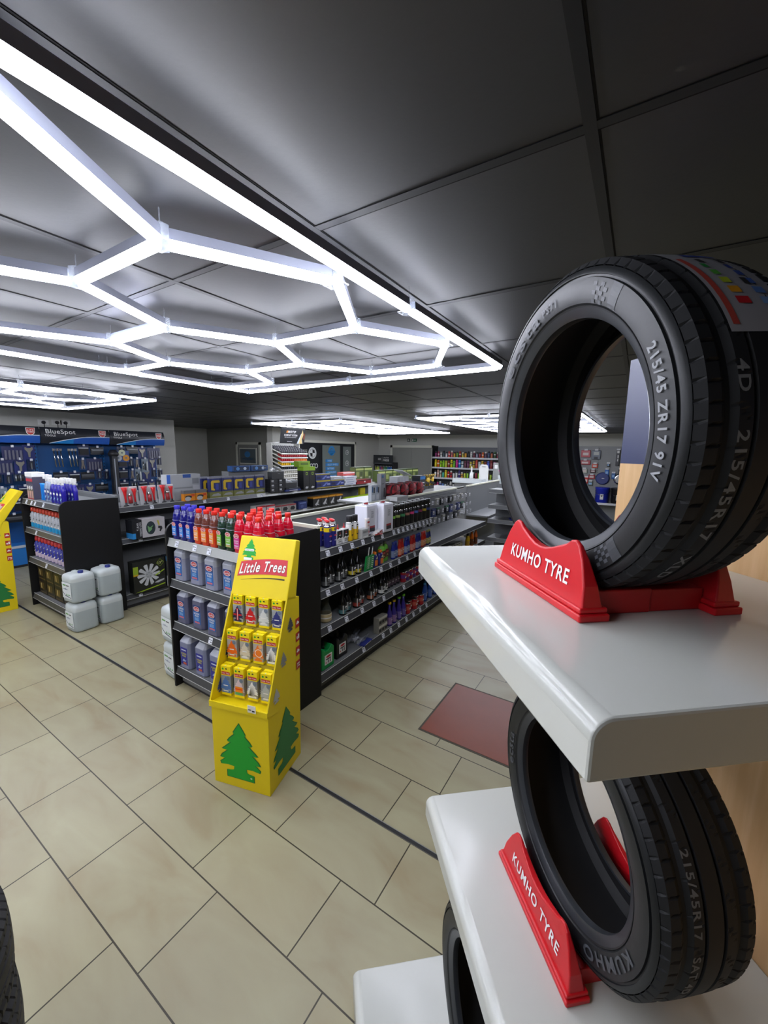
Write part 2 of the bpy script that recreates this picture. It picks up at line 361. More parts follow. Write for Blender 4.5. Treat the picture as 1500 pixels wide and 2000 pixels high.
# ================================================================ HEXAGON LIGHTS
def hex_light(label, X1, Y0, Y1, sx=None, first=None):
    """frame from X1-2.396 .. X1, Y0 .. Y1 (world); tubes hang just below the ceiling"""
    X0 = X1 - 2.396
    r = thing('hexagon_light', label, 'ceiling light', ((X0 + X1) / 2, (Y0 + Y1) / 2, CEIL), 0, 'hexagon tube lights on the ceiling')
    ox, oy = (X0 + X1) / 2, (Y0 + Y1) / 2
    if first:
        for ch in first.children:
            c = ch.copy(); COL.objects.link(c); c.parent = r
        return r
    a = .4975; H = a * math.sqrt(3)
    xc = X1 - .574; yc = Y1 - 1.545
    ends = set(); segs = []
    def addseg(p, q):
        # clip to the frame
        (x0, y0), (x1, y1) = p, q
        t0, t1 = 0, 1
        for lo, hi, s, d in ((X0, X1, x0, x1 - x0), (Y0, Y1, y0, y1 - y0)):
            if abs(d) < 1e-9:
                if s < lo + .02 or s > hi - .02: return
            else:
                u, w = (lo - s) / d, (hi - s) / d
                if u > w: u, w = w, u
                t0, t1 = max(t0, u), min(t1, w)
        if t1 - t0 < .25: return
        P = (round(x0 + (x1 - x0) * t0, 3), round(y0 + (y1 - y0) * t0, 3)); Q = (round(x0 + (x1 - x0) * t1, 3), round(y0 + (y1 - y0) * t1, 3))
        if P > Q: P, Q = Q, P
        if (P, Q) not in segs: segs.append((P, Q))
    for c in range(-1, 5):
        cx = xc - 1.5 * a * c
        for k in range(-8, 8):
            cy = yc + H * k + (H / 2 if c % 2 else 0)
            if cy + H / 2 > Y1 - .02 or cy - H / 2 < Y0 + .02 or c < 0: continue
            P = [(cx + a * math.cos(PI / 3 * i), cy + a * math.sin(PI / 3 * i)) for i in range(6)]
            for i in range(6): addseg(P[i], P[(i + 1) % 6])
    fr = []
    nx, ny = 4, 5
    fr += [((X0 + (X1 - X0) * i / 2, y), (X0 + (X1 - X0) * (i + 1) / 2, y)) for i in range(2) for y in (Y0, Y1)]
    ys = [Y1, Y1 - 1.205, Y1 - 2.445, Y1 - 3.69, Y0]
    fr += [((x, ys[i + 1]), (x, ys[i])) for i in range(4) for x in (X0, X1)]
    hm = M('#9599a8', 0.5); em = M('#eff2ff', 0.5, emit=TUBE_POWER, name='tube_glow'); cm = M('#c9d0da', 0.15, alpha=0.3)
    zb = -.100
    def tube(p, q):
        d = Vector((q[0] - p[0], q[1] - p[1])); L = d.length; ang = math.atan2(d.y, d.x)
        F = T(p[0] - ox, p[1] - oy, 0) @ RZ(ang)
        g = .022
        m = MB()
        w = .0165
        m.add([(g, -w, zb + .022), (L - g, -w, zb + .022), (L - g, -w * .9, zb + .050), (g, -w * .9, zb + .050), (g, w, zb + .022), (L - g, w, zb + .022), (L - g, w * .9, zb + .050), (g, w * .9, zb + .050)],
              [(0, 1, 2, 3), (5, 4, 7, 6), (3, 2, 6, 7), (0, 3, 7, 4), (1, 5, 6, 2)], hm, F)
        # rounded glowing diffuser
        n = 7; vs = []; fs = []
        for i in range(n + 1):
            b = PI * (i - 1) / (n - 2); yy = -w * math.cos(b); zz = zb + .014 - .014 * math.sin(b)
            if i in (0, n): yy = -w if i == 0 else w; zz = zb + .022
            vs += [(g, yy, zz), (L - g, yy, zz)]
        for i in range(n): fs.append((2 * i + 1, 2 * i, 2 * i + 2, 2 * i + 3))
        fs.append(tuple(2 * i for i in range(n + 1))); fs.append(tuple(2 * i + 1 for i in reversed(range(n + 1))))
        m.add(vs, fs, em, F)
        m.build('light_tube', r)
        ends.add((round(p[0], 2), round(p[1], 2))); ends.add((round(q[0], 2), round(q[1], 2)))
    for p, q in segs + fr: tube(p, q)
    jm = MB()
    for k, (x, y) in enumerate(sorted(ends)):
        if k < 60:
            j = MB(); j.lathe([(.024, zb - .002), (.024, zb + .056)], cm, 6, T(x - ox, y - oy, 0)); j.box(-.036, .036, -.022, .022, zb + .004, zb + .009, cm, T(x - ox, y - oy, 0)); j.box(-.0012, .0012, -.0012, .0012, zb + .056, -.001, cm, T(x - ox, y - oy, 0))
            j.build('connector', r)
    return r
LA = hex_light('hexagon tube light nearest the camera, over the tyre display and yellow stand', -.800, -2.36, 2.627)
hex_light('hexagon tube light at the left, in front of the blue tool wall', -4.756, -2.40, 2.587, first=LA)
hex_light('hexagon tube light far off, before the black shop front', -4.666, 5.85, 10.837, first=LA)
hex_light('hexagon tube light far off at the right, seen partly through the upper tyre', -.725, 5.89, 10.877, first=LA)
# ================================================================ TYRE DISPLAY (turned fixture)
DA = math.atan2(-.75323, .65776)
def DL(s, t, z=0): return (.65776 * s + .75323 * t, -.75323 * s + .65776 * t, z)
rub = M('#1d1e20', 0.62, spec=0.35, noise=0.12, nscale=60); rub2 = M('#1c1e20', 0.46, spec=0.38, noise=0.2, nscale=25, bump=0.25); inn = M('#101012', 0.6)
bead_m = M('#2e3135', 0.33, spec=0.5, noise=0.2, nscale=30)
# profile of the section: (axial, radius, material); near side is axial < 0
SIDE = [(.081, .2145), (.0905, .2165), (.0945, .222), (.0990, .2335), (.1008, .2365), (.0990, .2375), (.1025, .2400), (.1052, .2480), (.1068, .2600), (.1070, .2700), (.1062, .2795), (.1015, .2805), (.1015, .2840), (.1050, .2850), (.1045, .2880), (.1010, .2935), (.0985, .296)]
def axial(r):
    P = SIDE
    for (a0, r0), (a1, r1) in zip(P, P[1:]):
        if r0 <= r <= r1: return a0 + (a1 - a0) * (r - r0) / max(r1 - r0, 1e-6)
    return .10
def rtread(y):
    a = abs(y); r = .3125 - .0045 * (a / .09) ** 2.2
    if a > .088: r -= (a - .088) * .9
    return r
def groove(y):
    for g, w in ((-.056, .0075), (-.020, .008), (.020, .008), (.056, .0075)):
        if abs(y - g) < w / 2: return 1
    return 0
def tyre_meshes():
    N = 560
    # body: inner liner, beads, sidewalls
    m = MB()
    near = [(-a, r) for a, r in SIDE]
    prof = [(0, .2995), (-.05, .299), (-.078, .294), (-.094, .275), (-.0965, .255), (-.088, .236), (-.074, .222), (-.074, .2155)] + near
    def rev(P, mats, n, smooth=True):
        vs = []; fs = []; ms = []
        for i in range(n):
            c, q = math.cos(2 * PI * i / n), math.sin(2 * PI * i / n)
            vs += [(r * c, a, r * q) for a, r in P]
        k = len(P)
        for i in range(n):
            j = (i + 1) % n
            for p in range(k - 1):
                fs.append((i * k + p, i * k + p + 1, j * k + p + 1, j * k + p)); ms.append(mats[p])
        m.add(vs, fs, ms, None, smooth)
    mt = [inn] * 6 + [bead_m] * 4 + [bead_m] + [rub2] * 20
    rev(prof, mt, 160)
    prof2 = [(-a, r) for a, r in prof]
    m2 = MB(); mm = m; m = m2; rev(prof2, mt, 160); m2.f = [tuple(reversed(f)) for f in m2.f]
    mm.add(m2.v, m2.f, [m2.mats[i] for i in m2.m], None, True)
    # tread with circumferential grooves and swept sipes
    ys = []
    y = -.0985
    edges = sorted(set([-.0985, -.094, -.088, -.08, -.07, 0, .0985, .094, .088, .08, .07] + [g + s * w / 2 for g, w in ((-.056, .0075), (-.020, .008), (.020, .008), (.056, .0075)) for s in (-1.0, -.75, .75, 1.0)] + [-.045, -.035, -.028, -.010, .010, .028, .035, .045]))
    vs = []; fs = []; k = len(edges)
    for i in range(N):
        a = 2 * PI * i / N; c, q = math.cos(a), math.sin(a)
        for y in edges:
            r = rtread(y)
            if groove(y): r -= .0065
            else:
                ay = abs(y); sw = 1.6 * (ay - .06) if ay > .052 else 2.5 * (ay - .02)
                per = 8
                if ay > .0595: ph = (i + sw * 26 * (1 if y > 0 else -1)) % per
                elif ay > .024: ph = (i * .5 + sw * 60 * (1 if y > 0 else -1)) % per
                else: ph = 99
                if ph < .75: r -= .0042 if ay > .0595 else .002
            vs.append((r * c, y, r * q))
    for i in range(N):
        j = (i + 1) % N
        for p in range(k - 1): fs.append((i * k + p, i * k + p + 1, j * k + p + 1, j * k + p))
    tr = MB(); tr.add(vs, fs, rub, None, False)
    return mm, tr
def wrap_text(mb, txt, r0, h, a0, mat, wmul=1.0, bold=.015, side='wall', y0=0, shear=0):
    """text round the near sidewall (tops outward, clockwise from angle a0 seen from the aisle) or round the tread"""
    vs, fs, w = text2d(txt, bold, shear)
    if side == 'wall' and wmul > 5: wmul = math.radians(wmul) * r0 / (w * h)
    out = []
    for x, y in vs:
        u = (x + w / 2) * h * wmul; v = y * h
        if side == 'wall':
            a = a0 - u / r0; r = r0 + v; out.append((r * math.cos(a), -axial(r) - .0024, r * math.sin(a)))
        else:
            a = a0 - u / .3125; yy = y0 + v; r = rtread(yy) + .0008; out.append((r * math.cos(a), yy, r * math.sin(a)))
    mb.add(out, fs, mat)
grey_ink = M('#8d9093', 0.6); dim_ink = M('#44474c', 0.5)
tyre_b, tyre_t = tyre_meshes()
def patch(mb, a0, a1, y0, y1, mat, lift=.0012, n=10):
    vs = []; fs = []
    for i in range(n + 1):
        a = a0 + (a1 - a0) * i / n
        for y in (y0, (y0 + y1) / 2, y1):
            r = rtread(max(-.09, min(.09, y))) + lift; vs.append((r * math.cos(a), y, r * math.sin(a)))
    for i in range(n): fs += [(3 * i, 3 * i + 3, 3 * i + 4, 3 * i + 1), (3 * i + 1, 3 * i + 4, 3 * i + 5, 3 * i + 2)]
    mb.add(vs, fs, mat, None, True)
D = math.radians
def tyre(label, loc, rot, kind, lying=False, tilt=0.0):
    o = tyre_b.build('tyre', None, weld=True); tag(o, label, 'tyre'); o.data.set_sharp_from_angle(angle=math.radians(24))
    tr = tyre_t.build('tread', o)
    if kind == 1:
        for tx, r0, h, a0, mt, wm in (('215/45 ZR17 91V', .2600, .0165, 28, grey_ink, 44), ('ecsta', .2590, .024, 145, dim_ink, 38), ('PS71', .257, .014, 104, dim_ink, 11)):
            m = MB(); wrap_text(m, tx, r0, h, D(a0), mt, wm, .025); m.build('sidewall_lettering', o)
        m = MB()
        # checkered flag bands
        for base, sgn in ((D(60), 1), (D(-53), -1)):
            w_ = []
            for i in range(7): rr = .2405 + .0065 * i; w_ += [(rr * math.cos(a), -axial(rr) - .0006, rr * math.sin(a)) for a in (base - sgn * D(2), base - sgn * D(7))]
            m.add(w_, [(2 * i, 2 * i + 2, 2 * i + 3, 2 * i + 1) for i in range(6)], M('#34373b', .5))
            for i in range(5):
                for j in range(5):
                    if (i + j) % 2 and i <= 4 - abs(j - 2) * .3:
                        a = base + sgn * D(2.2) * i; r = .240 + .0068 * j
                        vs = []
                        for rr, aa in ((r, a), (r + .0062, a), (r + .0062, a + D(2)), (r, a + D(2))): vs.append((rr * math.cos(aa), -axial(rr) - .0008, rr * math.sin(aa)))
                        m.add(vs, [(0, 1, 2, 3)], dim_ink)
            m.build('checkered_band', o); m = MB()
        s = MB(); a0, a1 = D(68), D(23)
        patch(s, a0, a1, -.042, .09, M('#a9a9ad', 0.4), .0012, 14)
        patch(s, D(92), a0, .0, .09, M('#8e8a8c', 0.35), .0012)
        patch(s, D(54), D(25), -.036, -.026, M('#b8483c', 0.5), .0018)
        patch(s, D(60), D(57), -.008, .05, M('#2b3f8f', 0.5), .0018)
        for k, c in enumerate(('#1f8f3a', '#56b03a', '#b8c92c', '#e5a01f', '#c8202a')):
            patch(s, D(50 - 4 * k), D(47.5 - 4 * k), -.012, -.003 + .003 * k, M(c, 0.5), .002, 2)
            patch(s, D(50 - 4 * k), D(47.5 - 4 * k), .028, .037 + .003 * k, M(('#28408f', '#3350a0', '#4566b0', '#5d84c2', '#7fa6d6')[k], 0.5), .002, 2)
        for a, y in ((54, -.006), (54, .030), (42, .022), (50, .062)): patch(s, D(a), D(a - 3), y, y + .01, M('#2a2a2c', 0.5), .0022, 2)
        s.build('energy_label', o)
        chalk = M('#7e8082', 0.7)
        for tx, a0 in (('215/45R17', -1), ('XLD', -38), ('4D', 16), ('215/45', -75)):
            m = MB(); wrap_text(m, tx, 0, .017, D(a0), chalk, 1.35, .02, 'tread', -.037); m.build('tread_print', o)
    if kind == 2:
        m = MB(); wrap_text(m, 'KUMHO', .2575, .022, D(-16), dim_ink, 1.5, .03); m.build('sidewall_lettering', o)
        m = MB(); wrap_text(m, 'ecsta', .2575, .024, D(196), dim_ink, 1.25, .02); m.build('sidewall_lettering', o)
        chalk = M('#6f7072', 0.7)
        for tx, a0 in (('215/45R17', 34), ('SAT 4D', 2), ('215/45', -36)):
            m = MB(); wrap_text(m, tx, 0, .015, D(a0), chalk, 1.3, .02, 'tread', -.038); m.build('tread_print', o)
    o.location = loc
    o.rotation_euler = (PI / 2, 0, rot) if lying else (tilt, 0, rot)
    return o
tyre('upright black tyre on the upper white shelf, energy label on its tread', DL(-.765, .580, 2.0720), DA, 1, False, math.radians(3.4))
tyre('upright black tyre in a red stand on the lower white shelf', DL(-.80, .690, 1.1385), DA, 2)
tyre('upright black tyre on the lowest white plinth, mostly hidden under the lower shelf', DL(-.80, .50, .4135), DA, 0)
for k in range(4):
    tyre(('black tyre lying at the foot of the stack at the left edge of the picture', 'second black tyre from the floor in the stack at the left edge', 'third black tyre from the floor in the stack at the left edge', 'black tyre lying on top of the stack at the left edge')[k],
         (-1.353, -.08, .108 + .2155 * k), 0.7 * k, 0, True)['group'] = 'stack of tyres at the left edge'
# red stands
def stand(label, loc):
    r = thing('tyre_stand', label, 'tyre stand', loc, DA)
    rm = M('#c8151f', 0.36, spec=0.45); rd = M('#b51019', 0.45)
    def outline(kx=1.0):
        p = [(-.166, .020), (-.158, .060), (-.140, .102), (-.124, .126), (-.112, .134), (-.098, .131)]
        for i in range(9):
            u = i / 8; x = -.084 + .168 * u; p.append((x, .121 - .021 * math.sin(PI * u) - .004 * math.sin(PI * u) ** 2))
        p += [(.098, .131), (.112, .134), (.124, .126), (.140, .102), (.158, .060), (.166, .020)]
        return [(x * kx, z) for x, z in p]
    for side, nm in ((-1, 'front'), (1, 'rear')):
        m = MB(); P = [(x, z * (1.1 if side > 0 and z > .06 else 1)) for x, z in outline()]; n = len(P)
        def yo(z): return -.160 + .018 * z / .13            # outer face leans in
        def yi(z): return -.120 - .010 * z / .13
        yin = lambda z: -.112 - .022 * min(1, z / .13)
        vs = [(x, -yo(z) if side > 0 else yo(z), z) for x, z in P] + [(x, -yin(z) if side > 0 else yin(z), z) for x, z in P]
        fs = [tuple(range(n)), tuple(reversed(range(n, 2 * n)))] + [(i, i + n, i + 1 + n, i + 1) for i in range(n - 1)] + [(n - 1, 2 * n - 1, n, 0)]
        m.add(vs, fs, rm)
        y0, y1 = (-.166, -.106) if side < 0 else (.106, .166)
        m.box(-.174, .174, y0, y1, 0, .014, rm); m.box(-.169, .169, y0 + .003, y1 - .002, .014, .024, rm)
        o = m.build('plate', r, bev=.004, seg=3)
        if side < 0:
            t = MB()
            Fm = Matrix(((1, 0, 0, 0), (0, 1, .018 / .13, -.001), (0, 0, 1, 0), (0, 0, 0, 1)))
            t.text('KUMHO TYRE', .002, .064, .027, -.1605, WHITE, Fm, bold=.018, fit=.225)
            t.build('lettering', o)
    for x in (-.125, .125):
        m = MB(); m.box(x - .018, x + .018, -.112, .0, 0, .046, rd); m.box(x - .016, x + .016, -.0, .112, 0, .043, rd)
        m.build('cross_bar', r, bev=.003)
    return r
stand('red plastic tyre stand on the upper white shelf', DL(-.767, .602, 1.74))
stand('red plastic tyre stand on the lower white shelf', DL(-.809, .690, .815))
# white shelves with rounded front edge
def wshelf(label, s0, s1, t0, z, th, rad=.028, name='display_shelf'):
    wm = M('#c3c5bd', 0.16, spec=0.5)
    P = [(t0 + .0, z - th), (t0, z - rad)]
    for i in range(1, 8): a = PI / 2 * i / 7; P.append((t0 + rad - rad * math.cos(a), z - rad + rad * math.sin(a)))
    P += [(1.034, z), (1.034, z - th)]
    cx, cy = (s0 + s1) / 2, (t0 + 1.034) / 2
    m = MB(); n = len(P)
    vs = [(s0 - cx, t - cy, zz - z) for t, zz in P] + [(s1 - cx, t - cy, zz - z) for t, zz in P]
    fs = [tuple(range(n)), tuple(reversed(range(n, 2 * n)))] + [(i, i + n, (i + 1) % n + n, (i + 1) % n) for i in range(n)]
    m.add(vs, fs, wm)
    for i in range(1, 8): m.smooth[2 + i] = True
    o = m.build(name); o.location = DL(cx, cy, z); o.rotation_euler = (0, 0, DA)
    bm = bmesh.new(); bm.from_mesh(o.data); bmesh.ops.recalc_face_normals(bm, faces=bm.faces); bm.to_mesh(o.data); bm.free()
    b = o.modifiers.new('bevel', 'BEVEL'); b.width = .004; b.segments = 2; b.limit_method = 'ANGLE'; b.angle_limit = math.radians(50)
    return tag(o, label, 'shelf')
wshelf('glossy white wall shelf with rounded front edge holding the upper tyre', -1.17, -.36, .293, 1.74, .08)
wshelf('glossy white wall shelf with rounded front edge holding the lower tyre', -1.215, -.30, .357, .815, .075)
wshelf('low white plinth on the floor under the tyre shelves', -1.22, -.25, .10, .10, .10)
t = thing('display_backdrop', 'tall back panel of the tyre display, birch wood below and navy above', 'panel', DL(-.40, 1.05, 0), DA)
MB().box(-.87, .95, -.015, .02, 0, 2.0, wood_mat()).build('wooden_panel', t)
MB().box(-.87, .95, -.015, .02, 2.0, 2.345, M('#2a3358', 0.35)).build('navy_panel', t)
# ================================================================ GONDOLA SHELVING
rail_l = M('#a7a9a6', 0.35, 0.2); rail_d = M('#4a4b4e', 0.35, 0.2); brd = M('#77797a', 0.45); back_m = M('#6f7173', 0.6); tick = M('#dfe2ea', 0.5); tink = M('#5a5c64', 0.6)
def ticket(parent, F, n=1, w=.046, h=.046):
    m = MB(); m.box(-w / 2, w / 2, -.0012, 0, -h / 2, h / 2, tick, F)
    m.rect(-w * .38, -w * .12, h * .08, h * .30, -.0018, tink, F); m.rect(w * .05, w * .36, -h * .3, -h * .12, -.0018, tink, F); m.rect(w * .0, w * .34, h * .1, h * .2, -.0018, tink, F)
    return m.build('price_ticket', parent)
def shelf(parent, x0, x1, yf, yb, z, mat=rail_d, F=I4, tickets=(), th=.028, lh=.055, board=brd):
    """shelf with a sloping ticket rail along its front edge (front faces -y)"""
    m = MB(); m.box(x0, x1, yf + .012, yb, z - th, z, board, F)
    P = [(yf + .014, z + .004), (yf + .004, z + .002), (yf - .014, z - lh), (yf + .004, z - lh - .002), (yf + .014, z - th)]
    n = len(P); vs = [(x0, y, q) for y, q in P] + [(x1, y, q) for y, q in P]
    m.add(vs, [tuple(range(n)), tuple(reversed(range(n, 2 * n)))] + [(i, i + n, (i + 1) % n + n, (i + 1) % n) for i in range(n)], mat, F)
    edge = M('#c9cbc8', 0.4)
    m.box(x0, x1, yf + .001, yf + .006, z + .0015, z + .0055, edge, F); m.box(x0, x1, yf - .0155, yf - .010, z - lh - .003, z - lh + .001, edge, F)
    o = m.build('shelf', parent)
    sl = math.atan2(.018, lh)
    for x in tickets: ticket(o, F @ T(x, yf - .0075, z - lh / 2) @ RX(-sl))
    return o
def end_panel(parent, x, yf, yb, h, F=I4, rad=.09):
    P = [(yf, 0), (yf, h - rad)]
    for i in range(1, 9): a = PI / 2 * i / 8; P.append((yf + rad - rad * math.cos(a), h - rad + rad * math.sin(a)))
    P += [(yb, h), (yb, 0)]
    n = len(P); m = MB(); t = .011
    m.add([(x - t, y, z) for y, z in P] + [(x + t, y, z) for y, z in P], [tuple(range(n)), tuple(reversed(range(n, 2 * n)))] + [(i, i + n, (i + 1) % n + n, (i + 1) % n) for i in range(n)], BLACK, F)
    o = m.build('end_panel', parent, bev=.002); return o
def end_bay(label, x0, x1, yf, yb, h, levels, rails, tks, railm=CREAM):
    cx = (x0 + x1) / 2; w = (x1 - x0) / 2
    r = thing('gondola_end_unit', label, 'shelving unit', (cx, yf, 0))
    d = yb - yf
    for s in (-1, 1): end_panel(r, s * (w - .011), 0, d, h)
    MB().box(-w + .022, w - .022, d - .03, d - .012, .02, h - .005, back_m).build('back_panel', r)
    MB().box(-w, w, d - .032, d, h - .005, h + .02, railm).build('top_rail', r)
    m = MB(); m.box(-w + .03, w - .03, .055, .07, .03, levels[-1] - .05, M('#75777a', 0.4)); m.box(-w + .03, w - .03, .065, .08, 0, .03, INK); m.build('plinth', r)
    for z, rm, tk in zip(levels, rails, tks): shelf(r, -w + .024, w - .024, .018, d - .03, z, rm, I4, tk)
    return r
EA = end_bay('black gondola end unit of screenwash bottles behind the yellow stand', -3.20, -2.06, 1.735, 2.33, 1.425, (1.298, .953, .583, .178), (rail_l, rail_d, rail_d, rail_d), ((-.42, -.18, .0), (), (-.04,), ()))
EB = end_bay('black gondola end unit on the left of car care sprays before the blue wall', -6.42, -5.27, 1.735, 2.33, 1.425, (1.378, 1.018, .638, .158), (rail_d,) * 4, ((-.40, -.24, -.13, .12), (-.2,), (.0,), ()), MGREY)
def side_bay(label, xs, xf, xl, y0, y1, h, levels, rails, tks, left=None, name='gondola_bay', rail=True, kick=True, hb=None):
    """double gondola bay: spine at xs, right-hand front at xf, left-hand front at xl; local frame -y -> +x"""
    L = y1 - y0; cy = (y0 + y1) / 2
    r = thing(name, label, 'shelving unit', (xf, cy, 0), PI / 2)     # local x -> world y, local y -> world -x
    d = xf - xs
    MB().box(-L / 2, L / 2, d - .012, d + .012, .02, h, back_m).build('back_panel', r)
    if rail: MB().box(-L / 2, L / 2, d - .022, d + .022, h, h + .022, CREAM).build('top_rail', r)
    if kick:
        m = MB(); m.box(-L / 2, L / 2, .03, .05, .035, levels[-1] - .05, M('#55575a', 0.4)); m.box(-L / 2, L / 2, .028, .06, 0, .035, INK); m.build('plinth', r)
    for k, z in enumerate(levels): shelf(r, -L / 2 + .001, L / 2 - .001, 0, d - .012, z, rails[k], I4, [t - cy for t in tks[k]])
    if left:
        for z in left: shelf(r, -L / 2 + .001, L / 2 - .001, 0, -.012 + (xs - xl), z, rail_l, T(0, xf - xl, 0) @ RZ(PI))
    return r
def fr(a, b, n): return [a + (b - a) * i / (n - 1) for i in range(n)]
ZR = (1.228, .892, .572, .165)
XF, XS, XL = -2.075, -2.63, -3.19
MB0 = side_bay('nearest right-hand bay of the middle gondola, with additive bottles', XS, XF, XL, 2.335, 3.37, 1.405, ZR, (rail_d,) * 4, (fr(2.43, 3.25, 6), (2.43, 2.62, 2.83, 3.06, 3.24), (2.45, 2.68, 2.92, 3.12, 3.3), (2.95, 3.3)), left=(.9, .5))
MB1 = side_bay('second right-hand bay of the middle gondola, with black spray cans', XS, XF, XL, 3.37, 4.42, 1.405, ZR, (rail_d,) * 4, (fr(3.47, 4.34, 10), fr(3.42, 4.3, 6), fr(3.5, 4.35, 5), fr(3.45, 4.3, 6)), left=(.9, .5))
MB2 = side_bay('third right-hand bay of the middle gondola, with hooks over an empty shelf', XS, XF, XL, 4.42, 5.47, 1.405, (.892, .572, .165), (rail_d,) * 3, ((), (), ()), left=(.9, .5))
MB3 = side_bay('fourth right-hand bay of the middle gondola, with hooks at its far end', XS, XF, XL, 5.47, 6.48, 1.405, (.892, .572, .165), (rail_d,) * 3, ((), (5.8, 5.9, 6.0, 6.1), ()), left=(.9, .5))
MB4 = side_bay('far bays of the middle gondola beyond the hooks, mostly hidden', XS, -2.2, XL, 7.0, 9.0, 1.405, (.892, .165), (rail_d,) * 2, ((), ()), left=(.9, .5))
# cross unit facing the camera at the end of the aisle
def cross_unit():
    r = thing('gondola_cross_unit', 'grey shelving unit across the aisle end, just left of the upper tyre', 'shelving unit', (-1.3, 6.5, 0))
    MB().box(-.75, .15, .42, .44, .02, 1.5, back_m).build('back_panel', r)
    for z in (1.43, 1.17, .93, .62, .2): shelf(r, -.75, .15, 0, .42, z, M('#66686a', 0.4), I4, (-.3,) if z in (.93,) else ())
    MB().box(-.75, .15, .05, .07, 0, .15, M('#55575a', 0.4)).build('plinth', r)
cross_unit()
XF2, XS2, XL2 = -5.28, -5.84, -6.40
Ls = [2.335, 3.37, 4.42, 5.47, 6.52, 7.57, 8.62]
for k in range(6):
    n = ORD[k]
    side_bay(('nearest' if k == 0 else n) + ' right-hand bay of the left gondola, behind the screenwash unit', XS2, XF2, XL2, Ls[k], Ls[k + 1], 1.405, (1.292, .895 if k < 1 else .935, .178), (rail_d if k < 2 else rail_l,) * 2 + (rail_d,),
             ((2.72, 3.25)[:1] if k == 0 else (Ls[k] + .1, Ls[k] + .5), ((2.55,) if k == 0 else (Ls[k] + .3, Ls[k] + .75)), (2.5,) if k == 0 else ()), rail=False)
# ================================================================ PRODUCT BUILDERS (front faces -y, base at z = 0)
def label_oval(m, x, z, rx, rz, y, txt='CarPlan', F=None):
    m.oval(x, z, rx, rz, y, M('#f0e9e6', 0.5), F); m.oval(x, z, rx * .9, rz * .82, y - .0004, M('#c02a34', 0.5), F)
    m.text(txt, x, z, rz * .75, y - .0008, WHITE, F, bold=.02, fit=rx * 1.5)
def wash_bottle(liq, cap, lab, air=False):
    def f():
        r = root('screenwash_bottle')
        body = M(liq, 0.12, spec=0.6); top = M(air or liq, 0.08, spec=0.8)
        P = [(.038, 0), (.042, .006), (.043, .06, body), (.043, .135, body), (.0415, .155, top), (.0375, .185, top), (.031, .212, top), (.0235, .232, top), (.0195, .240, top), (.0195, .243, top)]
        m = MB(); m.lathe(P, body, 18, None, sx=1.0, sy=.8, power=2.6)
        for k in range(5):                                   # grip ribs on the shoulder
            z = .156 + .013 * k; rr = .0425 - .0026 * k
            m.lathe([(rr - .003, z - .003), (rr + .0012, z), (rr - .003, z + .003)], M('#a8acc0', 0.2) if k % 2 == 0 else top, 18, None, cap=False, sx=.98, sy=.8, power=2.6)
        m.build('bottle_body', r)
        MB().lathe([(.0195, .240), (.0215, .243), (.0215, .268), (.0195, .272)], M(cap, 0.35), 14).build('cap', r)
        l = MB(); y = -.0362
        l.box(-.026, .026, y, y + .004, .03, .112, M(lab, 0.5)); label_oval(l, 0, .124, .027, .016, y - .001)
        l.text('SCREEN', 0, .088, .009, y - .0012, WHITE, bold=.03, fit=.044); l.text('WASH', 0, .074, .009, y - .0012, WHITE, bold=.03, fit=.036)
        l.rect(-.02, .02, .05, .056, y - .0012, M('#d8dde8', 0.5)); l.rect(-.02, .02, .036, .044, y - .0012, M('#d58a86', 0.5))
        l.build('front_label', r)
        return r
    return f
